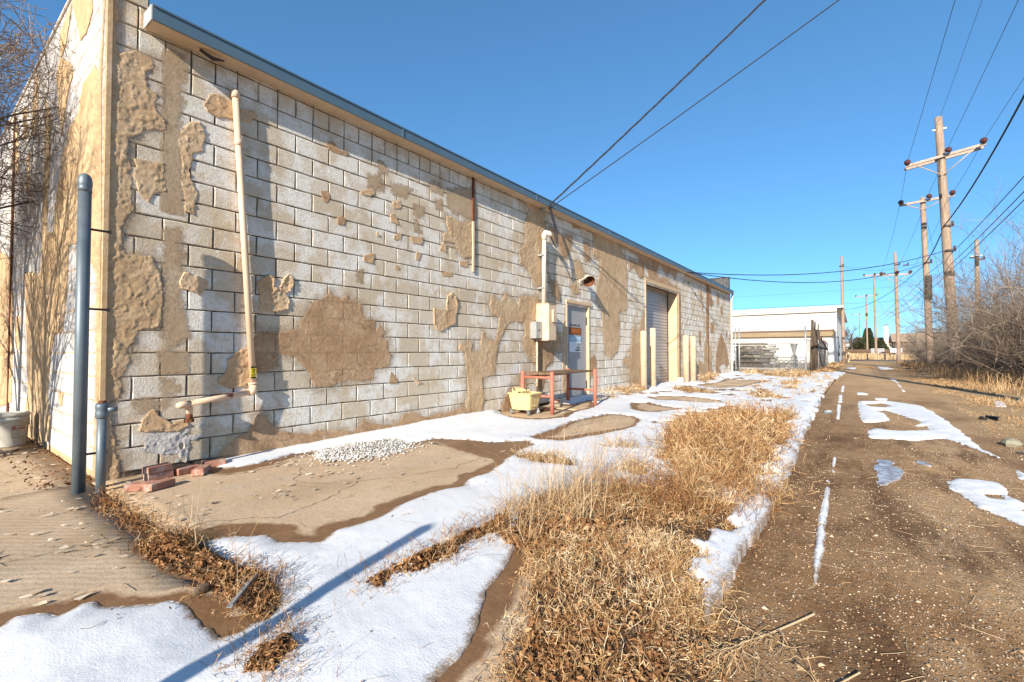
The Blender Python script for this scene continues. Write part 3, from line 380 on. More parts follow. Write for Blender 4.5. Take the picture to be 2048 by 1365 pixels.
def concrete(name, wet=False):
    t = MT(name, .92, .2)
    k = t.ramp(t.noise(1.6, 8, .68), [(.3, (.41, .28, .165)), (.5, (.51, .37, .235)), (.72, (.59, .45, .31))])
    k = t.mix(t.ramp(t.noise(45, 4, .7), [(.36, .5), (.52, 0.)]), k, (.31, .21, .125)); k = t.mix(t.ramp(t.noise(.8, 4, .6), [(.56, 0.), (.68, .3)]), k, (.34, .27, .20))
    k = t.mix(t.ramp(t.noise(3.2, 7, .75, dist=.6), [(.60, 0.), (.64, .45), (.70, .2)]), k, (.29, .20, .13))
    if wet:
        a = t.math('ADD', t.attr(), t.math('MULTIPLY', t.math('SUBTRACT', t.noise(7, 7, .7), .5), .45)); f = t.ramp(a, [(.10, 0.), (.24, 1.)])
        k = t.mix(f, k, t.ramp(t.noise(4, 6, .7), [(.3, (.16, .082, .036)), (.6, (.225, .123, .06)), (.8, (.30, .18, .095))])); t.rough(t.ramp(f, [(0, .92), (1, .42)]))
    t.col(k); t.bump((t.noise(9, 6, .7), .35, .02), (t.noise(130, 3), .5, .005)); return t.m
M['slab'] = concrete('apron_concrete'); M['wet'] = concrete('wet_concrete', True)
t = MT('broomed_concrete', .92, .2)
wv = t.n('ShaderNodeTexWave', wave_type='BANDS', bands_direction='X'); wv.inputs['Scale'].default_value = 6.0; wv.inputs['Distortion'].default_value = 5; wv.inputs['Detail'].default_value = 3; wv.inputs['Detail Scale'].default_value = .8
mp = t.n('ShaderNodeMapping'); mp.inputs['Rotation'].default_value = (0, 0, radians(-38)); g = t.n('ShaderNodeNewGeometry'); t.l(g.outputs['Position'], mp.inputs['Vector']); t.l(mp.outputs[0], wv.inputs['Vector'])
k = t.ramp(t.noise(1.8, 8, .68), [(.3, (.38, .27, .165)), (.5, (.47, .35, .23)), (.72, (.55, .43, .31))])
k = t.mix(t.ramp(t.noise(55, 4, .7), [(.36, .6), (.52, 0.)]), k, (.30, .21, .13)); t.col(k); t.bump((wv.outputs['Fac'], .06, .02), (t.noise(120, 3), .5, .005)); M['slab2'] = t.m
t = MT('snow', .65, .3); k = t.ramp(t.noise(2, 6, .65), [(.3, (.63, .635, .64)), (.6, (.71, .71, .71))])
a_ = t.math('ADD', t.attr(), t.math('MULTIPLY', t.math('SUBTRACT', t.noise(120, 3, .7), .5), .10)); a_ = t.math('ADD', a_, t.math('MULTIPLY', t.math('SUBTRACT', t.noise(6, 5, .7), .5), .10))
k = t.mix(t.ramp(a_, [(.0, 1.), (.035, .0)]), k, (.26, .17, .10)); k = t.mix(t.ramp(t.noise(30, 6, .8), [(.64, 0.), (.72, .35)]), k, (.42, .34, .26))
t.col(k); t.bump((t.noise(7, 7, .7), .16, .03), (t.noise(110, 4, .75), .5, .006)); M['snow'] = t.m
t = MT('ice', .25, .5); t.col(t.mix(t.ramp(t.noise(14, 6, .7), [(.42, 0.), (.6, .75)]), (.20, .14, .10), (.60, .60, .62))); t.bump((t.noise(30, 4), .2, .004)); M['ice'] = t.m
t = MT('water', .06, .5); t.col((.075, .06, .05)); t.bump((t.noise(6, 3), .05, .01)); M['water'] = t.m
t = MT('soil', 1, .1); t.col(t.ramp(t.noise(9, 6, .7), [(.3, (.05, .03, .018)), (.6, (.11, .068, .04))])); t.bump((t.noise(30, 5), .8, .02)); M['soil'] = t.m
def tintmat(name, stops, rough=.9):
    t = MT(name, rough, .15); t.col(t.ramp(t.attr(), stops)); return t.m
M['straw'] = tintmat('dry_straw', [(0, (.13, .062, .028)), (.3, (.27, .155, .072)), (.6, (.43, .285, .150)), (.85, (.58, .435, .265)), (1, (.68, .55, .38))])
M['weed'] = tintmat('dead_weed', [(0, (.10, .038, .014)), (.3, (.26, .115, .042)), (.6, (.42, .25, .11)), (.85, (.58, .40, .21)), (1, (.68, .52, .33))])
M['leaf'] = tintmat('dead_leaf', [(0, (.085, .038, .017)), (.4, (.20, .092, .037)), (.75, (.33, .175, .078)), (1, (.50, .32, .17))])
M['twig'] = tintmat('bare_twig', [(0, (.06, .044, .035)), (.4, (.16, .115, .085)), (.75, (.31, .24, .18)), (1, (.50, .41, .31))])
M['ever'] = tintmat('evergreen', [(0, (.02, .026, .012)), (.6, (.055, .06, .025)), (1, (.11, .10, .045))])
M['pebw'] = tintmat('white_pebble', [(0, (.27, .235, .19)), (.3, (.47, .43, .375)), (.6, (.56, .535, .50)), (1, (.68, .665, .64))]); M['pebb'] = tintmat('alley_pebble', [(0, (.22, .125, .06)), (.5, (.42, .28, .165)), (1, (.66, .53, .38))])
M['flake'] = tintmat('paint_chip', [(0, (.45, .32, .20)), (1, (.72, .60, .46))])
M['asphalt'] = paint('road_asphalt', (.13, .125, .12), (.17, .16, .155), 1.5, .95, .15)
M['whitewall'] = paint('white_block_paint', (.72, .71, .665), (.62, .60, .55), .8, .85, .15, .6)
M['tan'] = paint('tan_band', (.27, .20, .115), (.22, .16, .09), 1.5, .7, .2); M['brownband'] = paint('brown_band', (.14, .085, .055), None, 2, .7, .2)
M['concr'] = paint('grey_concrete', (.34, .33, .32), (.27, .265, .26), 2, .95, .1); M['stone'] = paint('stepping_stone', (.30, .27, .20), (.22, .20, .145), 12, .95, .1, .8)
M['greybr'] = paint('grey_iron', (.20, .19, .175), (.13, .12, .11), 5, .6, .3)
M['roofred'] = paint('tile_roof', (.36, .17, .11), None, 1, .9, .1); M['housew'] = paint('house_wall', (.62, .56, .48), (.52, .44, .36), 1, .9, .1); M['rooftan'] = paint('shingle_tan', (.42, .30, .20), None, 1, .9, .1)
t = MT('window_glass', .08, .5); t.col((.03, .035, .045)); M['glass'] = t.m
def text_mesh(body, size, name='lettering'):
    c = bpy.data.curves.new(name, 'FONT'); c.body = body; c.size = size; c.align_x = 'CENTER'; c.align_y = 'CENTER'; c.resolution_u = 2; c.extrude = .0008
    o = bpy.data.objects.new('tmp_text', c); COL.objects.link(o); me = bpy.data.meshes.new_from_object(o.evaluated_get(bpy.context.evaluated_depsgraph_get()))
    bpy.data.objects.remove(o); bpy.data.curves.remove(c); me.name = name; return me
FACE = Matrix(((1, 0, 0, 0), (0, 0, -1, 0), (0, 1, 0, 0), (0, 0, 0, 1)))     # lettering that faces -Y, reads along +X
def lettering(body, size, m, parent, at, rot=FACE, name='lettering', sx=1):
    me = text_mesh(body, size, name); o = link(name, me, m, parent); o.matrix_local = Matrix.Translation(at) @ rot @ Matrix.Diagonal((sx, 1, 1, 1)); return o
# ================================================================== GROUND
to_g = lambda z: (lambda a, b, h: np.stack([a, b, z+h], -1))
def alley_z(A, B):
    rut = .022*(fbm(A*.9, B*.9, 3)-.5)+.014*(fbm(A*4, B*4, 5)-.5)-.018*np.exp(-((B-.12)/.14)**2)-.014*np.exp(-((B+1.25)/.16)**2)
    return -.042+np.where(np.hypot(A, B) < 60, rut, 0)
to_a = lambda off: (lambda a, b, h: np.stack([a, b, alley_z(a, b)+off+h], -1))
# one sheet out to the horizon, alley soil; finer and uneven near the camera
def ring_sheet(name, m, z):
    rr = np.concatenate([[.0], np.geomspace(.4, 60, 120), np.geomspace(70, 2500, 26)]); th = np.linspace(0, 2*pi, 181)
    A = rr[:, None]*np.cos(th)[None]; B = rr[:, None]*np.sin(th)[None]
    V = np.stack([A, B, alley_z(A, B)], -1).reshape(-1, 3); n = len(th)
    i = (np.arange(len(rr)-1)[:, None]*n+np.arange(n-1)[None]).reshape(-1); F = np.stack([i, i+n, i+n+1, i+1], 1)
    return tag(link(name, mesh_np(name, V, F, None, True), m), 'brown gravel alley running off to the road', kind='structure')
ring_sheet('alley_ground', M['alley'], -.045)
# concrete apron between wall and weeds, cast in slabs with soil-filled joints
apron = tag(link('concrete_apron', None), 'cracked concrete apron along the block wall', kind='structure')
MB().box(-3.4, .66, -.12, 26.5, 5.04, -.022).build('joint_soil', M['soil'], apron)
def slab(x0, y0, x1, y1, m, z=0.0, n=18):
    A, B = np.meshgrid(np.linspace(x0, x1, n), np.linspace(y0, y1, n), indexing='ij')
    q = lambda v, s: .012*(fbm(v*5, v*0+s, 9)-.5)
    A = A.copy(); B = B.copy()
    A[0] += q(B[0], x0); A[-1] += q(B[-1], x1); B[:, 0] += q(A[:, 0], y0); B[:, -1] += q(A[:, -1], y1)
    H = A*0; V = np.stack([A, B, z+H], -1).reshape(-1, 3)
    rim = [(i, 0) for i in range(n)]+[(n-1, j) for j in range(1, n)]+[(i, n-1) for i in range(n-2, -1, -1)]+[(0, j) for j in range(n-2, 0, -1)]
    ri = [i*n+j for i, j in rim]; b = len(V); low = V[ri].copy(); low[:, 2] = -.1; V = np.vstack([V, low])
    F = [(i*n+j, (i+1)*n+j, (i+1)*n+j+1, i*n+j+1) for i in range(n-1) for j in range(n-1)]
    L = len(ri); F += [(ri[(k+1) % L], ri[k], b+k, b+(k+1) % L) for k in range(L)]
    return link('slab', mesh_np('slab', V, np.array(F)), m, apron)
J = .014
for x0, x1, mm in ((-3.4, .955, 'slab2'), (.985, 3.87, 'slab'), (3.90, 7.4, 'slab'), (7.42, 11.6, 'slab'), (11.62, 16.0, 'slab'), (16.02, 20.8, 'slab'), (20.82, 26.5, 'slab')):
    slab(x0, 1.765, x1, 5.03 if x0 > 0 else 5.03, M[mm]); slab(x0, .68, x1, 1.735, M[mm])
# driveway beside the end wall (left of the corner)
slab(-3.4, 5.05, 1.005, 14.0, M['slab2'], -.004)
# road across the far end, dry field beyond
def sheet(name, x0, y0, x1, y1, z, m, label, n=12):
    A, B = np.meshgrid(np.linspace(x0, x1, n), np.linspace(y0, y1, n), indexing='ij'); i = (np.arange(n-1)[:, None]*n+np.arange(n-1)[None]).reshape(-1)
    return tag(link(name, mesh_np(name, np.stack([A, B, A*0+z], -1).reshape(-1, 3), np.stack([i, i+n, i+n+1, i+1], 1)), m), label, kind='structure')
sheet('road', 68, -90, 76, 120, -.012, M['asphalt'], 'grey road crossing at the far end of the alley')
sheet('field_ground', 76.2, -300, 900, 400, -.010, M['field'], 'dry golden grass field beyond the road')

# ================================================================== THE BLOCK BUILDING
CW, CH, Z0, FX = .4064, .2032, .04, 1.02          # block module, first bed joint, near corner
X1 = 24.9; DOOR = (8.64, 9.72, 0.0, 2.13); ROLL = (13.30, 16.54, 0.0, 3.14)
bld = thing('block_building', 'long white painted concrete block building with peeling tan stucco', 'building', (0, 0, 0))
core = MB()
for a, b, z0, z1 in ((FX+.012, DOOR[0]-.01, -.1, 3.97), (DOOR[0]-.01, DOOR[1]+.01, DOOR[3], 3.97), (DOOR[1]+.01, ROLL[0]-.01, -.1, 3.97), (ROLL[0]-.01, ROLL[1]+.01, ROLL[3], 3.97), (ROLL[1]+.01, X1-.005, -.1, 3.97)):
    core.box(a, 5.012, z0, b, 5.30, z1)
core.box(FX+.012, 5.012, 3.975, 1.30, 5.30, 4.70)                        # parapet return above the gutter
core.box(FX+.012, 5.302, -.1, 1.30, 21, 4.70); core.box(24.6, 5.012, 3.975, X1, 21, 4.73); core.box(24.6, 20.7, -.1, X1, 21, 3.97)
core.build('mortar_bed', M['mortar'], bld)
MB().box(1.31, 5.31, 3.88, 24.59, 21, 3.96).build('roof', M['tar'], bld)
MB().box(24.585, 5.0, 3.99, 24.598, 20.9, 4.735).box(24.55, 4.985, 4.733, 24.93, 20.9, 4.76).build('parapet_flashing', M['tar'], bld)
MB().box(FX-.015, 4.985, 4.70, 1.32, 21, 4.735, .006).build('parapet_cap', M['creamw'], bld)
patch_polys = [np.array(p) for k, p in WALL_PATCHES if k in 'rs']
def chamfer_block(L, Hh, seed):
    """worn face block in local coords: x along, y=0 face, z up; chamfered rim set back"""
    random.seed(seed); c = .007; j = lambda: random.uniform(-.0028, .0028); n = 5
    xs = [0, L*.33, L*.67, L]; ring = [(x, 0) for x in xs]+[(L, Hh*.5)]+[(x, Hh) for x in xs[::-1]]+[(0, Hh*.5)]
    o = [(x+j(), .010, z+j()) for x, z in ring]
    f = [(min(max(x, c), L-c)+j(), 0+abs(j())*.6, min(max(z, c), Hh-c)+j()) for x, z in ring]
    bk = [(x, .03, z) for x, _, z in o]; k = len(ring); v = f+o+bk
    F = [tuple(range(k))]+[(i, k+i, k+(i+1) % k, (i+1) % k) for i in range(k)]+[(k+i, 2*k+i, 2*k+(i+1) % k, k+(i+1) % k) for i in range(k)]
    return v, F
def in_open(x0, x1, z0, z1):
    for a, b, c, d in (DOOR, ROLL):
        if x1 > a and x0 < b and z0 < d:
            if z1 <= d+.1: return (a, b)
    return None
blocks = []
for k in range(23):
    z = Z0+k*CH; off = 0 if k % 2 == 0 else CW/2; step = CW
    if k == 18: step = CW/2; off = 0
    x = FX-(0 if off == 0 else CW/2); xe = X1 if k < 20 else 1.30
    if k >= 20: xs = [(FX, 1.30)]
    elif k == 19 or k == 18 or True:
        xs = []; u = FX-off if off else FX
        while u < xe-.02: xs.append((max(u, FX), min(u+step, xe))); u += step
    for a, b in xs:
        o = in_open(a, b, z, z+CH)
        segs = [(a, b)] if not o else [s for s in ((a, min(b, o[0])), (max(a, o[1]), b)) if s[1]-s[0] > .05]
        for s0, s1 in segs: blocks.append((s0+.005, s1-.005, z+.005, z+CH-.005))
def shown(bk):
    x0, x1, z0, z1 = bk; cx, cz = (x0+x1)/2, (z0+z1)/2; d = math.sqrt(cx*cx+25+(cz-1.07)**2)
    dep = cx*cos(YAW)+5*sin(YAW); a = (x1-x0)*(z1-z0)*5/dep**3*100
    if cx < .6 or cz > 4.45: a *= .05
    if 3.8 < cz and cx > 1.3: a *= .02
    for p in patch_polys:
        if p[:, 0].min() < cx < p[:, 0].max():
            q = sdf(np.array([x0+.04, x1-.04, cx]), np.array([cz, cz, cz]), [tuple(t) for t in p])
            if (q > .01).all(): a *= .01
    return a
sc = [shown(b) for b in blocks]; order = sorted(range(len(blocks)), key=lambda i: -sc[i]); lead = set(order[:296])
shapes = {}
joined_v, joined_f, joined_t = [], [], []
for i, (x0, x1, z0, z1) in enumerate(blocks):
    if i in lead:
        key = (round(x1-x0, 3), i % 5)
        if key not in shapes:
            v, F = chamfer_block(x1-x0, z1-z0, 100+i); me = bpy.data.meshes.new('block'); me.from_pydata(v, [], F); me.materials.append(M['block']); shapes[key] = me
        o = bpy.data.objects.new('block', shapes[key]); COL.objects.link(o); o.parent = bld
        o.location = (x0, 5.0+random.uniform(-.0012, .0025), z0); o.rotation_euler = (random.uniform(-.004, .004), random.uniform(-.003, .003), 0)
    else:
        v, F = chamfer_block(x1-x0, z1-z0, 100+i); n = len(joined_v); joined_v += [(p[0]+x0, p[1]+5.0, p[2]+z0) for p in v]; joined_f += [tuple(q+n for q in f) for f in F]; joined_t += [random.random()]*len(v)
me = bpy.data.meshes.new('block'); me.from_pydata(joined_v, [], joined_f); a = me.attributes.new('tint', 'FLOAT', 'POINT'); a.data.foreach_set('value', np.array(joined_t, np.float32))
tag(link('block', me, M['block_a'], bld), kind='stuff')
# end wall: painted blocks, joints half filled with paint
jv, jf = [], []
for k in range(23):
    z = Z0+k*CH; y = 5.0-(0 if k % 2 else CW/2)
    while y < 13.5:
        a, b = max(y, 5.0), y+CW; v, F = chamfer_block(b-a-.006, CH-.006, 900+k); n = len(jv)
        jv += [(FX+.004+p[1]*.6, a+.003+p[0], z+.003+p[2]) for p in v]; jf += [tuple(q+n for q in f) for f in F]; y += CW
me = bpy.data.meshes.new('end_block'); me.from_pydata(jv, [], jf); tag(link('end_block', me, M['endwhite'], bld), kind='stuff')
MB().box(FX+.008, 5.02, -.1, FX+.011, 20.9, 4.69).build('end_mortar', M['l'], bld)
MB().box(FX-.004, 13.5, -.1, FX+.006, 21, 4.69).build('end_wall_coat', M['endwhite'], bld)

# stucco left on the wall: every remnant its own raised piece
def remnant(kind, poly, idx, face):
    p = np.array(poly); lo, hi = p.min(0), p.max(0); c = (lo+hi)/2
    dist = math.sqrt(max(c[0], .8)**2+25) if face == 'front' else 6.0
    cell = max(.0095, .0019*dist)*(1 if face == 'front' else 2.2); big = (hi-lo).max()
    A, B = grid(lo-(.14 if kind == 'stain' else 0), hi+(.14 if kind == 'stain' else 0), cell); amp = min(.016, .07*(hi-lo).min())
    f = sdf(A, B, poly)+amp*(fbm(A*13, B*13, idx, 4)-.5)*2+amp*1.6*(fbm(A*38, B*38, idx+5, 4)-.5)+np.where(kind == 'r', .03, .012)*(fbm(A*5, B*5, idx+6, 3)-.5)
    if kind == 'stain': f = f+.17
    if kind == 't': f = f+.05
    if kind == 'w': f = np.minimum(f, (fbm(A*10, B*10, idx+41, 4)-.43)*.2)
    rg = ridge(A*20+fbm(A*9, B*9, 8)*4, B*13+fbm(A*9, B*9, 12)*4, idx); fine = fbm(A*48, B*48, idx+2, 3)-.5
    st2 = np.clip((fbm(A*5.5, B*5.5, idx+70, 5)-.5)*22, 0, 1); st3 = np.clip((fbm(A*8, B*8, idx+71, 5)-.56)*26, 0, 1)      # broken coats lying one on another
    worm = np.clip(1-np.abs(2*fbm(A*13+fbm(A*5, B*5, 8)*2, B*9, idx, 4)-1)*7, 0, 1)
    if kind == 'r': h = .0030+.0028*st2+.0022*st3+.0045*worm+.0045*fine; ed = .003
    elif kind == 's': h = .003+.002*st2+.0012*fine+.0022*worm*st3; ed = .0026
    elif kind == 'f':
        ss = np.abs(((A*cos(idx)+B*sin(idx))*42+fbm(A*9, B*9, idx)*3) % 2-1)
        h = .006+.003*ss*st2+.005*st3+.015*np.exp(-np.clip(f, 0, 1)/.022)*fbm(A*6, B*6, idx+3, 2)+.005*worm; sz = float(np.clip((hi-lo).min()/.28, .4, 1)); h = h*sz; ed = .009*sz
    elif kind == 't': h = .0016+.0008*fine; ed = .001
    elif kind == 'w': h = .002+.005*worm+.004*st3+.003*fine; ed = .0015
    else: h = .004+.003*st2+.003*st3+.002*fine; ed = .003
    if kind == 'stain': h = .0016+.001*fine; ed = .001
    if face == 'front' and kind in 'rs':                                       # block joints telegraph through the skim
        kz = np.round((B-Z0)/CH); dz_ = np.abs(B-Z0-kz*CH); row = np.floor((B-Z0)/CH); off = np.where(row % 2 == 0, 0, CW/2); dx_ = np.abs((A-FX-off)/CW-np.round((A-FX-off)/CW))*CW
        jt = np.clip(1-np.minimum(dz_, dx_)/.009, 0, 1)*np.clip((fbm(A*6, B*6, idx+90, 3)-.38)*8, 0, 1); h = h-jt*(.0022 if kind == 's' else .001)
    else: jt = A*0
    h = np.maximum(h, .001)
    to3 = (lambda a, b, d: np.stack([a, 5.0-d, b], -1)) if face == 'front' else (lambda a, b, d: np.stack([FX-d, a, b], -1))
    me = iso('stucco_patch', A, B, f, h, to3, skirt=None if kind in ('stain', 't') else -.012, edge=ed, smooth=True, tint=np.clip(f, -1, .5), extra=jt)
    o = link('stucco_patch', me, M[kind], bld)
    try: me.set_sharp_from_angle(angle=radians(40))
    except Exception: pass
    return o
for i, (k, p) in enumerate(WALL_PATCHES):
    o = remnant(k, p, i+11, 'front')
    if k in 'rs' and np.ptp(np.array(p), 0).min() > .22:
        o2 = remnant('stain', p, i+511, 'front'); o2['kind'] = 'stuff'; o2.name = 'stucco_stain'; o2.data.name = 'stucco_stain'
    if k == 'w': o['label'] = 'whitish grey splattered plaster'
    if k == 'f': o['label'] = 'curling thick stucco flake'
for i, p in enumerate(LEFT_PATCHES): remnant('l', p, i+211, 'left')
MB().box(FX-.011, 4.982, -.05, FX+.03, 5.012, 4.66, .004).build('corner_bead', M['l'], bld)
MB().box(FX-.02, 10.05, 0, FX, 10.13, 4.6, .004).build('rusty_joint_strip', M['rust'], bld)
# fascia gutter
MB().box(1.27, 4.80, 3.925, 24.72, 4.812, 4.04).box(1.27, 4.79, 4.04, 24.72, 4.815, 4.056).box(1.27, 4.812, 4.02, 24.72, 5.0, 4.036).build('gutter', M['blue'], bld)
MB().box(1.258, 4.80, 3.918, 1.268, 4.995, 4.05).build('gutter_end', M['creamw'], bld)
MB().box(1.272, 4.814, 3.92, 24.72, 4.997, 3.932).build('soffit_board', M['cream'], bld)
for x in (3.98, 7.2, 10.4, 13.6, 17.0, 20.5): MB().box(x, 4.793, 3.92, x+.03, 4.799, 4.045).build('gutter_strap', M['blue'], bld)
s = MB(); s.tube([(1.66, 4.90, 3.905), (1.76, 4.87, 3.86), (1.86, 4.88, 3.89)], [.012, .02, .008], 7); s.build('torn_flashing', M['dark'], bld)
MB().box(5.60, 4.975, 3.20, 5.635, 4.998, 3.92).build('wiring_strip', M['rust'], bld); MB().box(5.60, 4.972, 2.37, 5.635, 4.998, 3.196).build('wiring_strip', M['cream'], bld)
MB().box(20.50, 4.975, .1, 20.55, 4.998, 3.91).build('wiring_strip', M['rust'], bld)
d = MB(); d.tube([(24.80, 4.86, 3.93), (24.80, 4.93, 3.6), (24.80, 4.93, .12), (24.80, 4.85, .05)], .05, 8); d.build('downspout', M['whitepl'], bld)
# grey steel door in its frame
door = MB().box(DOOR[0]+.05, 5.05, .03, DOOR[1]-.05, 5.09, DOOR[3]-.05, .003).build('door', M['doorgrey'], bld)
MB().box(DOOR[0], 4.985, -.02, DOOR[0]+.05, 5.14, DOOR[3]).box(DOOR[1]-.05, 4.985, -.02, DOOR[1], 5.14, DOOR[3]).box(DOOR[0]-.02, 4.97, DOOR[3]+.002, DOOR[1]+.08, 5.14, DOOR[3]+.06).build('door_frame', M['jamb'], bld)
MB().box(DOOR[0]+.05, 5.02, DOOR[3]-.05, DOOR[1]-.05, 5.14, DOOR[3]).build('door_head', M['doorgrey'], bld)
MB().box(DOOR[0]+.06, 5.03, .72, DOOR[0]+.15, 5.048, 1.25, .004).build('lock_guard', M['rust'], door)
MB().tube([(DOOR[0]+.105, 5.03, .99), (DOOR[0]+.105, 4.985, .99)], .022, 10).build('knob', M['galvp'], door)
for z in (1.78, .30): MB().box(DOOR[1]-.075, 5.03, z-.09, DOOR[1]-.045, 5.052, z+.09).build('hinge', M['dark'], door)
lettering('LUPS SUPPLY, INC', .066, M['ink'], door, (9.12, 5.0475, 1.655), sx=.92, name='sign_lettering')
MB().box(8.85, 5.044, 1.44, 9.40, 5.0485, 1.61).build('orange_sign', M['label_o'], door)
lettering('NOTICE', .10, M['orange'], door, (9.16, 5.0430, 1.525), name='sign_lettering')
ps = MB().box(8.86, 5.044, 1.06, 9.40, 5.0485, 1.43).build('paper_sign', M['paperw'], door)
MB().box(8.862, 5.0405, 1.29, 9.398, 5.0435, 1.428).build('blue_band', M['paperb'], door)
lettering('DELIVERY', .10, M['paperw'], door, (9.15, 5.0395, 1.355), name='sign_lettering')
for z, a, b in ((1.24, 9.2, 9.38), (1.195, 9.22, 9.36), (1.15, 9.18, 9.38), (1.10, 9.12, 9.38)): MB().box(a, 5.041, z-.012, b, 5.0435, z+.012).build('print_line', M['ink'], door)
# roll-up door deep in its opening
yc = 5.36
fr = MB().box(ROLL[0], 4.985, -.02, ROLL[0]+.07, yc+.1, ROLL[3]).box(ROLL[1]-.09, 4.985, -.02, ROLL[1], yc+.1, ROLL[3]).box(ROLL[0]-.02, 4.98, ROLL[3]+.003, ROLL[1]+.05, yc+.1, ROLL[3]+.12)
fr.build('roll_door_jamb', M['jamb'], bld)
rd = MB().box(ROLL[0]+.07, yc+.02, .0, ROLL[1]-.09, yc+.05, ROLL[3]).build('roll_door', M['rollgrey'], bld)
nz = 30; dz = (ROLL[3]-.02)/nz; prof = MB(); prof.box(0, -.022, .004, ROLL[1]-ROLL[0]-.17, .0, dz-.014, .008); pm = prof.mesh('slat'); pm.materials.append(M['rollgrey'])
for i in range(nz):
    o = bpy.data.objects.new('slat', pm); COL.objects.link(o); o.parent = rd; o.location = (ROLL[0]+.075, yc+.018, .01+i*dz)
MB().box(ROLL[0]+.072, yc-.02, 0, ROLL[0]+.12, yc+.015, ROLL[3]).box(ROLL[1]-.15, yc-.02, 0, ROLL[1]-.092, yc+.015, ROLL[3]).build('door_track', M['dark'], rd)

# ================================================================== SNOW, WET CONCRETE, ICE
rr = np.geomspace(1.15, 34, 330); th = np.linspace(radians(-13), radians(88), 400)
PA = rr[:, None]*np.cos(th)[None]; PB = rr[:, None]*np.sin(th)[None]
dd = np.hypot(PA, PB); na = np.clip(dd*.010, .018, .10)
raw = sdf(PA, PB, GROUND['snow_main'])
for k in ('h1', 'h2', 'h3', 'h4', 'h5', 'h6', 'h7', 'hole_table'):
    hp = GROUND[k]; e = -sdf(PA, PB, hp)
    if k in ('h6', 'h7'): e = e+(fbm(PA*5, PB*5, 31)-.42)*.9                 # thawed, broken cover under the weeds
    raw = np.minimum(raw, e)
for k in ('w_s5', 'w_s6', 'w_s7', 'w_s8', 'w_s10', 'w_s11', 'w_s13'): raw = np.minimum(raw, -sdf(PA, PB, GROUND[k])+(fbm(PA*8, PB*8, 33)-.5)*.2)
spots = (fbm(PA*1.3, PB*3.2, 61, 4)-.33)*.8                                   # bare spots in the thin far cover
raw = np.where(PA > 11, np.minimum(raw, np.maximum(spots, (4.9-PB)*0-.2)), raw)
f = raw+na*1.6*(fbm(PA*5, PB*5, 21, 4)-.5)+na*.7*(fbm(PA*26, PB*26, 22, 3)-.5)
drift = np.clip(1-(5.0-PB)/.8, 0, 1)*np.clip((PA-2)/3, 0, 1)*.07
edge_bank = np.clip(1-np.abs(PB-.75)/.35, 0, 1)*.03
h = np.clip(np.sqrt(np.clip(f, 0, None))*.055, 0, .024)+(.008*(fbm(PA*4, PB*4, 24, 4)-.4)+.003*(fbm(PA*22, PB*22, 25, 3)-.5)+drift+edge_bank)*np.clip(f/.10, 0, 1)
h += np.clip(1-dd/2.2, 0, 1)*.030*(fbm(PA*8, PB*8, 26, 5)-.35)*np.clip((.9-PA)/.3, 0, 1)*np.clip(f/.06, 0, 1)
h = np.maximum(h, .0015)
tag(link('snow', iso('snow', PA, PB, f, h, to_g(.005), skirt=-.08, edge=.002, tint=np.clip(f, -1, 1)), M['snow']), 'melting white snow lying over the concrete apron', kind='stuff')
fw_ = raw+.17+.30*(fbm(PA*1.6, PB*1.6, 51, 3)-.5)+.05*(fbm(PA*9, PB*9, 52)-.5); fw_ = np.maximum(fw_, .25+sdf(PA, PB, GROUND['wet_wedge'])*2); fw_ = np.minimum(fw_, 4.98-PB); fw_ = np.minimum(fw_, PB-.70)
wt = tag(link('meltwater_stain', iso('meltwater_stain', PA, PB, fw_, PA*0, to_g(.0035), skirt=None, tint=np.clip(fw_, 0, 1)*3.5), M['wet']), 'dark wet margin around the melting snow', kind='structure')
def crack(pts, wd, seed):
    r = np.random.default_rng(seed); P = [np.array(p, float) for p in pts]
    for _ in range(5): P = [q for a, b in zip(P[:-1], P[1:]) for q in (a, (a+b)/2+r.normal(0, .09, 2)*np.linalg.norm(b-a))]+[P[-1]]
    P = np.array(P); T = np.gradient(P, axis=0); N = nrm(np.stack([-T[:, 1], T[:, 0]], -1)); w_ = (wd*(.35+r.random(len(P))))[:, None]; V = np.concatenate([P+N*w_, P-N*w_]); n = len(P); i = np.arange(n-1)
    link('crack', mesh_np('crack', np.c_[V, np.full(len(V), .0022)], np.stack([i, i+1, i+1+n, i+n], 1)), M['soil'], apron)
for i, (p, wd) in enumerate((([(1.0, 3.25), (1.7, 3.05), (2.3, 3.3), (3.1, 2.95), (3.87, 3.1)], .0022), ([(2.1, 5.0), (2.25, 4.3), (2.0, 3.7), (2.3, 3.3)], .002), ([(-.9, 3.6), (-.1, 3.3), (.5, 3.45), (.95, 3.2)], .002), ([(.2, 5.0), (.35, 4.5), (.1, 4.1), (.35, 3.4)], .0018), ([(3.9, 3.9), (4.6, 3.7), (5.4, 4.0), (6.4, 3.8)], .004), ([(1.2, .68), (1.35, 1.1), (1.55, 1.4), (1.5, 1.73)], .0022), ([(5.2, 2.9), (6.0, 3.2), (7.3, 3.0)], .004))): crack(p, wd, i+3)
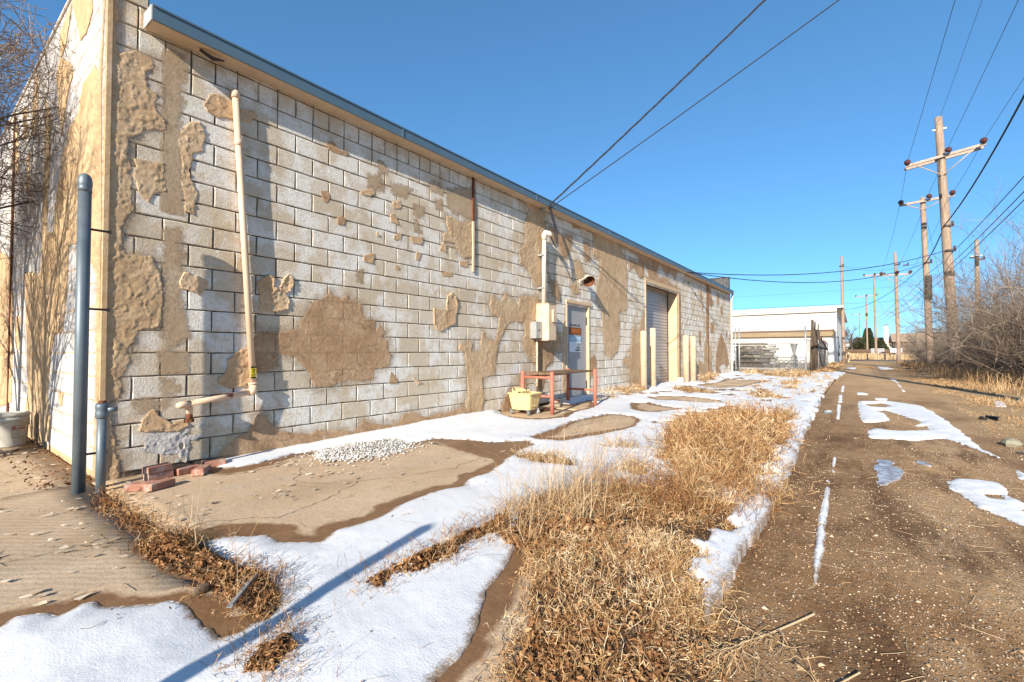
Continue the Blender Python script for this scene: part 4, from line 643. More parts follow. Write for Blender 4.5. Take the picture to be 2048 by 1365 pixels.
def local_patch(name, polys, holes, m, label, z, hmax, cell, seed, rough=.02, kind='stuff', sk=-.02, k=.09):
    allp = np.array(sum([list(p) for p in polys], [])); lo, hi = allp.min(0), allp.max(0); A, B = grid(lo, hi, cell)
    f = np.full(A.shape, -1e9)
    for p in polys: f = np.maximum(f, sdf(A, B, p))
    for p in holes: f = np.minimum(f, -sdf(A, B, p))
    f = f+rough*1.5*(fbm(A*7, B*7, seed, 4)-.5)+rough*.8*(fbm(A*25, B*25, seed+3)-.5)
    h = np.clip(np.sqrt(np.clip(f, 0, None))*k, 0, hmax)*(.75+.5*fbm(A*8, B*8, seed+7))
    return tag(link(name, iso(name, A, B, f, np.maximum(h, .001), to_a(z), skirt=sk, edge=.001, tint=np.clip(f*3, -1, 1)), m), label, kind=kind)
g = GROUND; ZA = .003
local_patch('snow_patch', [g['r1']], [g['r1h']], M['snow'], 'broad forked snow patch on the alley beyond the puddle', ZA, .03, .035, 301, .05)
local_patch('snow_patch', [g['r2']], [g['r2h']], M['snow'], 'streaky snow patch at the right edge of the alley', ZA, .022, .02, 302, .05)
local_patch('snow_patch', [g['r3']], [], M['snow'], 'small snow patch above the streaky one', ZA, .02, .02, 303, .03)
for i, (k, c) in enumerate((('d1', .012), ('d2', .010), ('d3', .008), ('d4', .014), ('d5', .014), ('d6', .014), ('d7', .03), ('d8', .03), ('d9', .05), ('d10', .08))):
    local_patch('snow_streak', [g[k]], [], M['snow'], 'narrow broken streak of snow down the middle of the alley', ZA, .02, c, 310+i, .012, k=.13)
for i, (k, c) in enumerate((('f1', .06), ('f2', .25), ('f3', .25), ('f4', .05), ('f5', .05), ('f6', .05))):
    local_patch('snow_patch', [g[k]], [], M['snow'], 'thin far snow remnant on the gravel', ZA, .02, c, 330+i, .03)
for k in ('i1', 'i2'): local_patch('ice_sheet', [g[k]], [], M['ice'], 'thin frosted ice over a rut', ZA, .004, .015, 340, .05)
for k in ('p1', 'p2', 'p3'): local_patch('puddle', [g[k]], [], M['water'], 'shallow meltwater puddle in the alley', ZA, .001, .03, 350, .03, 'structure', None)
fr_ = [(x, y+.0) for x, y in g['snow_main'] if False]
# ================================================================== THINGS AT THE WALL
t_ = thing('gas_pipe', 'cream gas pipe rising up the block wall beside the near corner, rusty at its foot', 'gas pipe', (1.6, 4.94, .4))
L3 = lambda b: (b[0]-1.6, b[1]-4.94, b[2]-.4)
m = MB(); m.tube([L3((1.995, 4.957, 3.66)), L3((2.20, 4.952, .70))], .031, 14); m.tube([L3((2.03, 4.957, 3.2)), L3((2.034, 4.957, 3.14))], .036, 14); m.build('riser', M['gaspipe'], t_)
m = MB(); m.tube([L3((1.995, 5.0, 3.67)), L3((1.995, 4.97, 3.675)), L3((1.996, 4.96, 3.665)), L3((1.998, 4.957, 3.61))], [.034, .038, .041, .04], 14); m.build('top_elbow', M['gaspipe'], t_)
m = MB(); m.tube([L3((2.199, 4.952, .74)), L3((2.203, 4.952, .69)), L3((2.195, 4.945, .665)), L3((2.15, 4.935, .655))], [.04, .042, .042, .036], 14); m.tube([L3((2.197, 4.952, .755)), L3((2.199, 4.952, .735))], .046, 14); m.build('bottom_elbow', M['gaspipe'], t_)
m = MB(); m.tube([L3((2.17, 4.937, .657)), L3((1.58, 4.82, .60))], .026, 12); m.build('chipped_run', M['gaspipe_r'], t_)
m = MB(); m.tube([L3((1.60, 4.82, .60)), L3((1.53, 4.81, .595)), L3((1.515, 4.815, .59)), L3((1.55, 4.86, .585)), L3((1.60, 4.88, .575)), L3((1.615, 4.885, .55)), L3((1.615, 4.885, .50))], [.028, .030, .030, .027, .029, .030, .028], 12); m.build('swing_joint', M['gaspipe_r'], t_)
m = MB(); m.tube([L3((1.615, 4.885, .505)), L3((1.615, 4.885, .44))], .028, 12); m.tube([L3((1.615, 4.885, .455)), L3((1.615, 4.885, .425))], .04, 6, smooth=False); m.build('rusty_nipple', M['rust'], t_)
st = m = MB(); m.box(2.158-1.6, 4.916-4.94, .80-.4, 2.212-1.6, 4.919-4.94, .915-.4); st = m.build('sticker', M['yellowl'], t_)
lettering('GAS', .046, M['ink'], st, (2.185-1.6, 4.9145-4.94, .857-.4), FACE @ Matrix.Rotation(pi/2, 4, 'Z'))
MB().box(2.158-1.6, 4.9145-4.94, .903-.4, 2.212-1.6, 4.9158-4.94, .918-.4).box(2.158-1.6, 4.9145-4.94, .797-.4, 2.212-1.6, 4.9158-4.94, .812-.4).build('black_bar', M['ink'], st)

t_ = thing('steel_post', 'tall grey painted steel post with domed cap at the building corner', 'post', (.853, 4.752, 0))
m = MB(); m.lathe((0, 0, -.1), [(.041, 0), (.041, 2.43)], 22); m.build('shaft', M['galv'], t_)
m = MB(); m.lathe((0, 0, 2.30), [(.043, .0), (.043, .03), (.041, .04), (.045, .05), (.045, .08), (.040, .11), (.030, .13), (.014, .142), (.002, .145)], 22); m.build('cap', M['galv'], t_)
for z in (2.02, 1.40, .28):
    m = MB(); m.box(.04, -.006, z-.008, .162, .006, z+.008); m.box(.145, -.010, z-.014, .162, .010, z+.014); m.build('bracket', M['dark'], t_)
t_ = thing('standpipe', 'short grey standpipe with a collar fitting beside the tall post', 'pipe', (.955, 4.63, 0))
m = MB(); m.lathe((0, 0, -.1), [(.030, 0), (.030, .70)], 18); m.build('pipe', M['galv'], t_)
m = MB(); m.lathe((0, 0, .56), [(.034, 0), (.041, .008), (.041, .045), (.036, .06), (.041, .075), (.041, .10), (.033, .115)], 18); m.tube([(.03, -.02, .625), (.085, -.035, .625)], [.022, .014], 10); m.build('collar', M['galv'], t_)
m = MB(); m.lathe((0, 0, .672), [(.026, 0), (.026, .022)], 14); m.build('stub', M['rust'], t_)

# plastic pail against the end wall
t_ = thing('plastic_bucket', 'white plastic bucket with red lettering by the end wall', 'bucket', (.80, 7.72, 0))
m = MB(); m.lathe((0, 0, 0), [(.128, 0), (.133, .01), (.148, .30), (.152, .302), (.152, .312), (.148, .315), (.150, .345)], 28); m.build('body', M['whitepl'], t_)
m = MB(); m.lathe((0, 0, .338), [(.156, 0), (.158, .02), (.156, .034), (.146, .036), (.142, .026), (.02, .026)], 28); m.build('lid', M['whitepl'], t_)
m = MB(); m.tube([(.15*cos(a)*1.02, .15*sin(a)*1.02, .30-.07*abs(sin((a+1.5)/1.1))) for a in np.linspace(-2.6, .1, 10)], .003, 5); m.build('bail_handle', M['galvp'], t_)
ra = -1.15; RB = lambda a: Matrix.Rotation(a+pi/2, 4, 'Z') @ FACE
lab = bpy.data.objects.new('label', None)
m = MB()
for a0, a1, z0, z1 in ((-1.62, -1.60, .10, .235), (-1.62, -.85, .10, .104), (-1.62, -.85, .232, .235)):
    for i in range(8):
        b0, b1 = a0+(a1-a0)*i/8, a0+(a1-a0)*(i+1)/8; r0, r1 = .1345+.05*z0*1.01, .1345+.05*z1*1.01
        m.quad((r0*cos(b0), r0*sin(b0), z0), (r0*cos(b1), r0*sin(b1), z0), (r1*cos(b1), r1*sin(b1), z1), (r1*cos(b0), r1*sin(b0), z1))
lab = m.build('label', M['dark'], t_)
for ch, a, sz in (('B', -1.46, .062), ('e', -1.20, .045), ('n', -1.05, .045), ('d', -.90, .045)):
    lettering(ch, sz, M['red'], lab, (.1468*cos(a), .1468*sin(a), .205), RB(a))
for z in (.175, .150, .128): lettering('------', .02, M['ink'], lab, (.1462*cos(-1.25), .1462*sin(-1.25), z), RB(-1.25))

# electrical service
t_ = thing('electrical_cabinet', 'cream electrical cabinet projecting from the wall beside the door', 'electrical box', (7.48, 5.0, 1.28))
MB().box(0, -.28, 0, .275, -.002, .71, .006).build('body', M['cream'], t_)
MB().box(.004, -.292, .01, .271, -.282, .70, .004).build('cover', M['cream'], t_)
MB().box(.10, -.335, .36, .225, -.294, .60, .006).build('switch_housing', M['cream'], t_); MB().box(-.01, -.30, .712, .285, -.0, .722).build('drip_hood', M['cream'], t_)
t_ = thing('meter_box', 'small pale grey steel box beside the cream cabinet', 'electrical box', (7.27, 5.0, 1.32))
MB().box(0, -.135, 0, .19, -.002, .32, .005).build('body', M['galvp'], t_); MB().box(-.006, -.150, .005, .196, -.137, .325, .004).build('cover', M['galvp'], t_); MB().box(.08, -.156, .14, .11, -.151, .17).build('hasp', M['dark'], t_)
t_ = thing('service_mast', 'cream service mast with weatherhead above the electrical cabinet', 'electrical mast', (7.60, 4.90, 2.0))
MB().tube([(0, 0, -.01), (.02, 0, 1.30)], .042, 14).build('conduit', M['creamw'], t_)
m = MB(); m.tube([(.02, 0, 1.26), (.02, 0, 1.36), (.035, -.02, 1.41), (.08, -.07, 1.40), (.12, -.11, 1.35)], [.05, .055, .058, .055, .045], 12); m.build('weatherhead', M['creamw'], t_)
for i, dx in enumerate((-.02, .03, .08)):
    m = MB(); m.tube([(.10+dx*.3, -.10, 1.34), (.13+dx, -.16, 1.18-.03*i), (.17+dx, -.18, 1.22), (.16+dx, -.15, 1.55), (.10, -.07, 1.92+.05*i)], .010, 6); m.build('service_lead', M['wire'], t_)
m = MB(); m.tube([(.06, -.03, .45), (.12, -.06, .40), (.16, -.06, .49), (.13, -.05, .60), (.06, -.03, .62)], .008, 6); m.build('wire_loop', M['wire'], t_)
for z in (.3, .95): MB().box(-.06, -.02, z, .07, .10, z+.03).build('strap', M['galvp'], t_)
m = MB(); m.box(.0, .02, 1.86, .08, .10, 1.94); m.tube([(.04, .06, 1.90), (.06, -.06, 1.92)], .012, 6); m.build('wire_anchor', M['galvp'], t_)
t_ = thing('conduit', 'thin cream conduit running from the meter box down to the ground', 'conduit', (7.44, 4.955, 0))
MB().tube([(0, 0, -.05), (0, 0, 1.32)], .019, 10).build('pipe', M['cream'], t_)
for z in (.45, .95): MB().box(-.03, -.012, z, .03, .045, z+.02).build('clip', M['galvp'], t_)
# wall lamp
t_ = thing('wall_lamp', 'rusty barn style wall lamp above the door', 'lamp', (9.28, 5.0, 2.66))
m = MB(); m.lathe((0, 0, 0), [(.06, -.02), (.06, .02)], 12); o = m.build('wall_plate', M['creamw'], t_); o.rotation_euler = (pi/2, 0, 0)
MB().tube([(0, -.01, 0), (0, -.08, .06), (0, -.18, .05)], .016, 8).build('arm', M['creamw'], t_)
m = MB(); m.lathe((0, 0, 0), [(.03, .14), (.055, .12), (.07, .09), (.085, .02), (.14, -.10)], 18); m.f.pop(); m.sm.pop(); o = m.build('shade', M['creamw'], t_); o.location = (0, -.20, .03); o.rotation_euler = (radians(-48), radians(22), radians(-25))
m = MB(); m.lathe((0, 0, 0), [(.136, -.099), (.08, .01), (.05, .10)][::-1], 18); m.f.pop(); m.sm.pop(); m2 = m.build('shade_lining', M['rust'], t_); m2.location = o.location; m2.rotation_euler = o.rotation_euler
# ------------------------------------------------------------------ mop bucket
mc = Vector((6.50, 4.58, 0)); th_ = atan2(6.745-6.355, -(4.46-4.454)) if False else 0
t_ = thing('mop_bucket', 'yellow wheeled mop bucket standing before the red table', 'mop bucket', (mc.x, mc.y, 0), None, radians(2))
def tub(m, w0, d0, w1, d1, z0, z1, n=8, cr=.05):
    def ring(w_, d_, z):
        out = []
        for cx, cy, a0 in ((w_-cr, d_-cr, 0), (-w_+cr, d_-cr, pi/2), (-w_+cr, -d_+cr, pi), (w_-cr, -d_+cr, 3*pi/2)):
            for i in range(n//2): a = a0+pi/2*i/(n//2-1); out.append((cx+cr*cos(a), cy+cr*sin(a), z))
        return out
    r0 = ring(w0, d0, z0); r1 = ring(w1, d1, z1); r2 = ring(w1+.018, d1+.018, z1); r3 = ring(w1+.018, d1+.018, z1+.022); r4 = ring(w1-.008, d1-.008, z1+.022); r5 = ring(w0-.01, d0-.01, z0+.06)
    k = len(r0); base = len(m.v); m.v += r0+r1+r2+r3+r4+r5
    for q in range(5):
        for i in range(k): a, b = base+q*k+i, base+q*k+(i+1) % k; m.f.append((a, b, b+k, a+k)); m.sm.append(False)
    m.f.append(tuple(base+i for i in range(k))[::-1]); m.sm.append(False); m.f.append(tuple(base+5*k+i for i in range(k))); m.sm.append(False)
m = MB(); tub(m, .155, .185, .195, .225, .085, .345); m.build('tub', M['yellow'], t_)
m = MB()
for i in range(10):      # raised back of the tub with its rounded hood
    a0, a1 = pi*i/10, pi*(i+1)/10
    p = lambda a, r, z: (.005+r*1.0*cos(a)*.19, .06+r*sin(a)*.165, z+.0)
    m.add([p(a0, 1, .36), p(a1, 1, .36), p(a1, 1, .36+.085*math.sin(a1)**.6 if 0 < a1 < pi else .36), p(a0, 1, .36+.085*math.sin(a0)**.6 if 0 < a0 < pi else .36), p(a0, .9, .36), p(a1, .9, .36), p(a1, .9, .36+.085*max(math.sin(a1), 0)**.6), p(a0, .9, .36+.085*max(math.sin(a0), 0)**.6)], [(0, 1, 2, 3), (5, 4, 7, 6), (3, 2, 6, 7)], True)
m.box(-.19, .02, .355, -.17, .07, .43, .006); m.box(.17, .02, .355, .19, .07, .40, .006); m.build('wringer_hood', M['yellow'], t_)
MB().box(-.13, -.02, .30, .12, -.005, .395, .004).build('divider', M['yellow'], t_)
MB().box(.195, -.10, .285, .202, .10, .315).build('orange_sticker', M['orange'], t_)
m = MB(); m.add([(.186, -.065, .155), (.186, .065, .155), (.2035, .0, .27)], [(0, 1, 2)]); em = m.build('warning_emblem', M['ink'], t_)
m = MB(); m.add([(.1905, -.038, .170), (.1905, .038, .170), (.2025, .0, .243)], [(0, 1, 2)]); m.build('emblem_centre', M['yellow'], em)
m = MB(); m.tube([(-.05+.05*cos(a), -.206+.004*abs(sin(a)), .165+.028*sin(a)) for a in np.linspace(pi, 2*pi, 9)], .006, 6); m.build('grip_ridge', M['yellow'], t_)
cm = MB(); cm.tube([(-.014, 0, 0), (.014, 0, 0)], .036, 14, smooth=True); cme = cm.mesh('wheel'); cme.materials.append(M['grey_rub'])
fm = MB(); fm.box(-.021, -.014, -.006, -.016, .014, .05); fm.box(.016, -.014, -.006, .021, .014, .05); fm.box(-.021, -.02, .048, .021, .02, .054); fme = fm.mesh('fork'); fme.materials.append(M['galvp'])
for x, y in ((-.15, -.17), (.15, -.17), (-.15, .17), (.15, .17)):
    w_ = bpy.data.objects.new('caster', cme); COL.objects.link(w_); w_.parent = t_; w_.location = (x, y, .037); w_.rotation_euler = (0, 0, random.uniform(-1, 1)); f_ = bpy.data.objects.new('fork', fme); COL.objects.link(f_); f_.parent = w_
# ------------------------------------------------------------------ red work table
t_ = thing('work_table', 'red pipe framed work table with a weathered plank top by the door', 'table', (7.48, 4.45, 0))
X0, X2, Y0, Y2 = -.80, .80, -.31, .30
for x, y in ((X0, Y0), (X2, Y0), (X0, Y2), (X2, Y2)): MB().tube([(x, y, -.02), (x+random.uniform(-.01, .01), y, .725)], .036, 12).build('leg', M['pipeR'], t_)
for (a, b) in (((X0, Y0+.03, .62), (X0, Y2-.03, .62)), ((X0, Y0+.03, .30), (X0, Y2-.03, .30)), ((X2, Y0+.03, .31), (X2, Y2-.03, .31)), ((X0+.03, Y2, .62), (X2-.03, Y2, .62))): MB().tube([a, b], .022, 10).build('rail', M['pipeR'], t_)
MB().tube([(X2, Y2-.02, .31), (X2, Y2-.02, .42)], .018, 8).build('bracket', M['dark'], t_)
for i in range(4):
    y = Y0+.035+i*.135; MB().box(X0+.035, y, .665+random.uniform(-.004, .004), X2-.035+random.uniform(-.02, .015), y+.130, .705, .006, .002).build('plank', M['plank'], t_)
# bits under the table
tag(MB().box(-.20, -.12, 0, .20, .12, .055, .025, .004).build('stepping_stone', M['stone'], None, (7.72, 4.72, .004)), 'grey concrete stepping stone lying under the red table', 'stone').rotation_euler = (0, 0, .5)
tag(MB().box(-.05, -.09, 0, .05, .09, .06, .006, .002).build('brick', M['brick'], None, (7.85, 4.80, .062)), 'red brick resting on the stepping stone under the table', 'brick', 'loose red bricks')
r_ = tag(link('rag', None), None) if False else None
m = MB(); A, B = np.meshgrid(np.linspace(-.13, .13, 12), np.linspace(-.07, .07, 9), indexing='ij'); H = .02+.05*fbm(A*14, B*14, 8)*np.clip(1-(A/.13)**2-(B/.08)**2, 0, 1)
i = (np.arange(11)[:, None]*9+np.arange(8)[None]).reshape(-1); tag(link('rag', mesh_np('rag', np.stack([A+7.0, B+4.5, H], -1).reshape(-1, 3), np.stack([i, i+9, i+10, i+1], 1)), M['rust']), 'crumpled rust red rag behind the mop bucket', 'rag')
# ------------------------------------------------------------------ bricks at the corner
bm_ = MB(); bm_.box(-.094, -.045, 0, .094, .045, .058, .005, .003); bme = bm_.mesh('brick'); bme.materials.append(M['brick'])
for (x, y, z, rz, lab) in ((1.345, 4.72, .002, .15, 'red brick nearest the corner in the bottom row of the brick stack'), (1.555, 4.735, .002, .2, 'red brick in the bottom row, middle of the stack by the wall'), (1.79, 4.80, .004, -.25, 'red brick at the snowy end of the bottom row'), (1.335, 4.715, .0605, .22, 'pale topped brick lying on top of the others at the corner'),
        (1.155, 4.44, .002, -.55, 'front loose brick lying nearest the standpipe'), (1.255, 4.375, .002, .35, 'front loose brick lying beside another on the slab'), (1.62, 4.60, .004, .9, 'loose brick lying askew in front of the stack')):
    o = bpy.data.objects.new('brick', bme); COL.objects.link(o); o.location = (x, y, z); o.rotation_euler = (0, 0, rz); tag(o, lab, 'brick', 'loose red bricks')
# ------------------------------------------------------------------ bollards
def bollard(x, y, h, r, lab, lean=0):
    t_ = thing('bollard', lab, 'bollard', (x, y, 0), 'cream bollards before the roll-up door'); m = MB()
    m.lathe((0, 0, -.1), [(r, 0), (r, h+.07), (r*.96, h+.095), (r*.7, h+.10)], 18); m.build('pipe', M['bollard'], t_)
    m = MB(); m.lathe((0, 0, h), [(r*.85, 0), (r*.8, .006), (r*.3, .012)], 18); m.build('concrete_fill', M['creamw'], t_); t_.rotation_euler = (lean, -lean*.5, 0)
bollard(12.1, 4.60, 1.62, .088, 'cream bollard nearest the table, standing left of the roll-up door')
bollard(13.1, 4.70, 1.74, .088, 'taller cream bollard before the left jamb of the roll-up door')
bollard(15.75, 4.54, 1.60, .105, 'cream bollard with flaking paint just left of its neighbour, right of the roll-up door')
bollard(16.5, 4.52, 1.60, .105, 'cream bollard furthest along, right of the roll-up door', .004)
tag(MB().box(-.1, -.1, 0, .1, .1, .22, .02, .008).build('concrete_stub', M['creamw'], None, (15.42, 4.62, 0)), 'short cream concrete stub at the foot of the third bollard', 'concrete stub')
tag(MB().tube([(0, 0, -.1), (0, 0, 1.55)], .04, 10).tube([(0, 0, 1.55), (0, 0, 1.58)], [.045, .02], 10).build('guard_post', M['galv'], None, (-1.53, 1.26, 0)), 'grey guard post behind the camera that shades the snow', 'post')
# ------------------------------------------------------------------ white pebble heap, paint chips
def scatter_stones(name, pts, z, size, m, seed, label, flat=.6):
    r = np.random.default_rng(seed); n = len(pts); ico = np.array([(1, 0, 0), (-1, 0, 0), (0, 1, 0), (0, -1, 0), (0, 0, 1), (0, 0, -1)], float)
    F0 = np.array([(0, 2, 4), (2, 1, 4), (1, 3, 4), (3, 0, 4), (2, 0, 5), (1, 2, 5), (3, 1, 5), (0, 3, 5)])
    s = size*(.5+r.random((n, 1, 1))**1.6*1.1); a = r.random(n)*2*pi; V = ico[None]*s*(1+.5*(r.random((n, 6, 1))-.5)); V[:, :, 2] *= flat; V[:, :, 0] *= 1.25
    c, q = np.cos(a)[:, None], np.sin(a)[:, None]; tx = r.normal(0, .3, (n, 1)); X, Y, Zc = V[..., 0], V[..., 1], V[..., 2]+V[..., 0]*tx
    V = np.stack([X*c-Y*q+pts[:, 0:1], X*q+Y*c+pts[:, 1:2], Zc+z[:, None]], -1)
    F = (F0[None]+np.arange(n)[:, None, None]*6).reshape(-1, 3); tt = np.repeat(r.random(n), 6)
    return tag(link(name, mesh_np(name, V.reshape(-1, 3), F, tt), m), label, kind='stuff')
_p = np.array(GROUND['pebble']); pb = _p.min(0)-.35+(np.ptp(_p, 0)+.7)*rng.random((30000, 2)); dpb = sdf(pb[:, 0], pb[:, 1], GROUND['pebble'])+.30*(fbm(pb[:, 0]*3.5, pb[:, 1]*3.5, 14)-.5)
kk = (dpb > .02) | (rng.random(30000) < .35*np.exp(dpb/.07)); pb = pb[kk][:5600]; dpb = dpb[kk][:5600]; kk = dpb > -.4; pb = pb[kk]; dpb = dpb[kk]
scatter_stones('pebble_heap', pb, .012+np.clip(dpb*.25, 0, .055)*rng.random(len(pb)), .0095, M['pebw'], 6, 'low heap of white pebbles on the slab by the wall')
q = np.stack([rng.uniform(.4, 15, 60000), rng.uniform(-3.6, .66, 60000)], -1); q[:, 0] = 1.1+rng.random(60000)**1.8*11; dq = np.hypot(q[:, 0], q[:, 1]); keep = (fbm(q[:, 0]*1.1, q[:, 1]*1.1, 71) > rng.random(len(q))*.75) & (dq > 1.2) & (q[:, 1] > -q[:, 0]*.22)
for k in ('r1', 'r2', 'r3', 'd1', 'd2', 'd3', 'i1', 'p1'): keep &= sdf(q[:, 0], q[:, 1], GROUND[k]) < .0
q = q[keep][:30000]; scatter_stones('alley_pebbles', q, alley_z(q[:, 0], q[:, 1])+.002, .0038, M['pebb'], 8, 'small pale stones pressed into the brown alley')
q = q[:160]+rng.normal(0, .3, (160, 2)); q = q[q[:, 1] < .4]; scatter_stones('alley_stones', q, alley_z(q[:, 0], q[:, 1])+.004, .009, M['pebb'], 9, 'larger pale stones scattered on the alley')
def chips(pts, size, seed):
    r = np.random.default_rng(seed); n = len(pts); k = 6; a = np.sort(r.random((n, k))*2*pi, 1); rad = size*(.4+r.random((n, 1))**2*1.6)*(.6+.6*r.random((n, k)))
    x = pts[:, :1]+rad*np.cos(a)*1.5; y = pts[:, 1:]+rad*np.sin(a)*.8; z = .009+.010*r.random((n, k)); V = np.stack([x, y, z], -1).reshape(-1, 3); b = np.arange(n)[:, None]*k
    F = np.concatenate([b+np.array([0, 1, 2, 3]), b+np.array([0, 3, 4, 5])]); tag(link('paint_chips', mesh_np('paint_chips', V, F, np.repeat(r.random(n), k)), M['flake']), 'flakes of fallen paint and plaster on the concrete', kind='stuff')
cp = np.stack([1.0+rng.random(260)**1.5*4.5, 4.9-rng.random(260)**2*2.0], -1); cp2 = np.stack([rng.uniform(-.6, 1.0, 330), 5.1+rng.random(330)*3.2], -1); cp3 = np.stack([rng.uniform(.2, .93, 70), rng.uniform(2.4, 5.0, 70)], -1)
c0 = np.concatenate([np.array([x, y])+rng.normal(0, .07, (14, 2)) for x, y in ((1.75, 3.45), (.62, 3.4), (.75, 4.2), (2.3, 3.7), (3.2, 4.3))]); cc = np.concatenate([cp, cp3, c0]); cc = cc[sdf(cc[:, 0], cc[:, 1], GROUND['snow_main']) < -.02]
chips(np.concatenate([cc, cp2]), .015, 3)
# ================================================================== POLES AND LINES
NEAR = Vector((10.0, -4.35, 0))
def upole(x, y, h, r0, r1, lab, lean=(0, 0), arm=None, extras=()):
    """arm: (z, y_left, y_right, z_left, z_right, brace_z) in world metres; built on the pole's near face"""
    t_ = thing('utility_pole', lab, 'utility pole', (x, y, 0), 'wooden utility poles along the alley')
    n = 9; pts = [(lean[0]*i/(n-1)+random.uniform(-.008, .008), lean[1]*i/(n-1)+random.uniform(-.008, .008), -.3+(h+.3)*i/(n-1)) for i in range(n)]
    MB().tube(pts, [r0+(r1-r0)*i/(n-1) for i in range(n)], 14).build('shaft', M['pole'], t_)
    if arm:
        z, ya, yb, za, zb, bz = arm; yl, yr = ya-y, yb-y; px = lean[0]*z/h; f = px-r1-.09
        a = Vector((f, yl, za)); b = Vector((f, yr, zb)); m = MB(); d = b-a
        for o in ((0, 0), ) if h < 12 else ((0, 0), (r1*2+.2, 0)):
            q = .055; m.add([(a.x+o[0]+sx*q, a.y, a.z+sz*q*1.2) for sx, sz in ((-1, -1), (1, -1), (1, 1), (-1, 1))]+[(b.x+o[0]+sx*q, b.y, b.z+sz*q*1.2) for sx, sz in ((-1, -1), (1, -1), (1, 1), (-1, 1))], [(0, 1, 2, 3), (7, 6, 5, 4), (0, 4, 5, 1), (1, 5, 6, 2), (2, 6, 7, 3), (3, 7, 4, 0)])
        m.build('crossarm', M['arm'], t_); yb_ = lean[1]*bz/h
        for e, s in ((a, 1), (b, -1)):
            p = e+d*(.12*s); MB().tube([(f-.03, p.y, p.z-.05), (f-.02, yb_+.05*s, bz)], .026, 6).build('brace', M['arm'], t_)
        for e in (a+d*.03, (a+b)/2+Vector((-.12, -.12, .02)), b-d*.03):
            m = MB(); m.lathe((0, 0, 0), [(.03, -.06), (.035, .0), (.13, .02), (.15, .05), (.08, .07), (.12, .10), (.13, .13), (.05, .17), (.02, .22)], 14); o = m.build('insulator', M['insul'], t_); o.location = (e.x-.06, e.y, e.z+.14); o.rotation_euler = (random.uniform(-.15, .15), radians(-72), random.uniform(-.2, .2))
    for k, p in extras:
        if k == 'collar': m = MB(); m.tube([(p[0], p[1], p[2]-.06), (p[0], p[1], p[2]+.06)], p[3], 12); m.box(p[0]-.05, p[1]-.28, p[2]-.03, p[0]+.05, p[1]+.28, p[2]+.03); m.build('band', M['galvp'], t_)
        if k == 'dark': m = MB(); m.tube([(p[0], p[1], p[2]), (p[0], p[1], p[2]+p[4])], p[3], 12); m.build('cable_guard', M['dark'], t_)
        if k == 'brk': m = MB(); m.box(p[0]-.14, p[1]-.30, p[2]-.05, p[0]-.02, p[1]+.10, p[2]+.05); m.tube([(p[0]-.1, p[1]-.25, p[2]), (p[0]-.1, p[1]-.25, p[2]+.22)], .05, 7); m.build('cable_bracket', M['dark'], t_)
        if k == 'gwire': m = MB(); m.tube([(p[0]-.2, p[1]+.16, p[2]), (p[0]-.2, p[1]+.16, p[3])], .010, 5); m.tube([(p[0]-.2, p[1]+.16, p[4]-.1), (p[0]-.2, p[1]+.16, p[4]+.1)], .06, 8); m.build('ground_wire', M['wire'], t_)
    return t_
upole(32.75, -4.11, 13.45, .25, .16, 'tall near wooden pole with double crossarm and brown insulators, by the bushes', (.05, .46), (11.3, -2.27, -5.36, 11.08, 11.49, 10.29), (('collar', (.05, .43, 12.8, .15)), ('brk', (-.05, .27, 7.6)), ('brk', (-.1, .22, 6.3)), ('dark', (-.05, .17, 5.0, .205, .22)), ('gwire', (0, .3, 8.0, 11.2, 9.2))))
upole(38.47, -3.71, 10.75, .20, .13, 'second wooden pole with dark cable guard and level top crossarm behind the tall one', (.02, .23), (10.5, -2.33, -4.9, 10.4, 10.55, 9.95), (('dark', (0, .06, 4.3, .20, 1.5)), ('brk', (0, .15, 6.6))))
upole(54.7, -3.12, 10.2, .17, .11, 'third pole with thin crossarm, standing where the alley meets the road', (.02, .13), (8.1, -1.89, -4.07, 8.11, 8.07, 7.4), (('brk', (0, .1, 9.0)), ('brk', (0, -.5, 8.9))))
upole(56.5, .98, 10.6, .17, .11, 'plain pole without crossarm at the corner of the white building', (.02, .06), None, (('brk', (0, .18, 9.6)),))
upole(100, -2.75, 14.3, .19, .12, 'distant pole rising from behind the concrete box', (.0, .15), (14.1, -1.2, -4.1, 14.15, 14.1, 13.5))
upole(130, -2.05, 13.7, .19, .12, 'distant pole left of the one behind the concrete box', (0, .1), (13.5, .0, -3.9, 13.5, 13.5, 12.8), (('dark', (0, .05, 9, .21, .7)),))
upole(190, -1.06, 13.5, .20, .13, 'farthest pole with a small crossarm above the bare tree', (0, .1), (13.3, .9, -3.0, 13.3, 13.3, 12.4))
upole(44.1, -6.68, 8.7, .17, .11, 'short pole with a dark transformer bracket among the bushes', (0, -.02), None, (('collar', (0, 0, 7.6, .16)), ('brk', (0, .25, 7.5)), ('brk', (0, -.1, 7.35)), ('dark', (-.12, 0, 6.9, .09, .7))))
upole(NEAR.x, NEAR.y, 13.4, .2, .13, 'near wooden pole outside the frame that carries the service drop', (.0, .0), (11.3, -2.8, -5.9, 11.3, 11.3, 10.3))
def line(label, pts_sags, r, m='wire', name='power_line', group='overhead lines', tw=0):
    mb = MB()
    for (a, b, sag) in pts_sags:
        a, b = Vector(a), Vector(b); n = 18
        if tw:
            for ph in (0, 2.1, 4.2): mb.tube([a.lerp(b, i/60)-Vector((0, 0, sag*4*(i/60)*(1-i/60)))+Vector((0, cos(i*1.1+ph)*tw, sin(i*1.1+ph)*tw)) for i in range(61)], r, 4, False)
        else: mb.tube([a.lerp(b, i/n)-Vector((0, 0, sag*4*(i/n)*(1-i/n))) for i in range(n+1)], r, 5, False)
    return tag(mb.build(name, M[m]), label, 'power line', group)
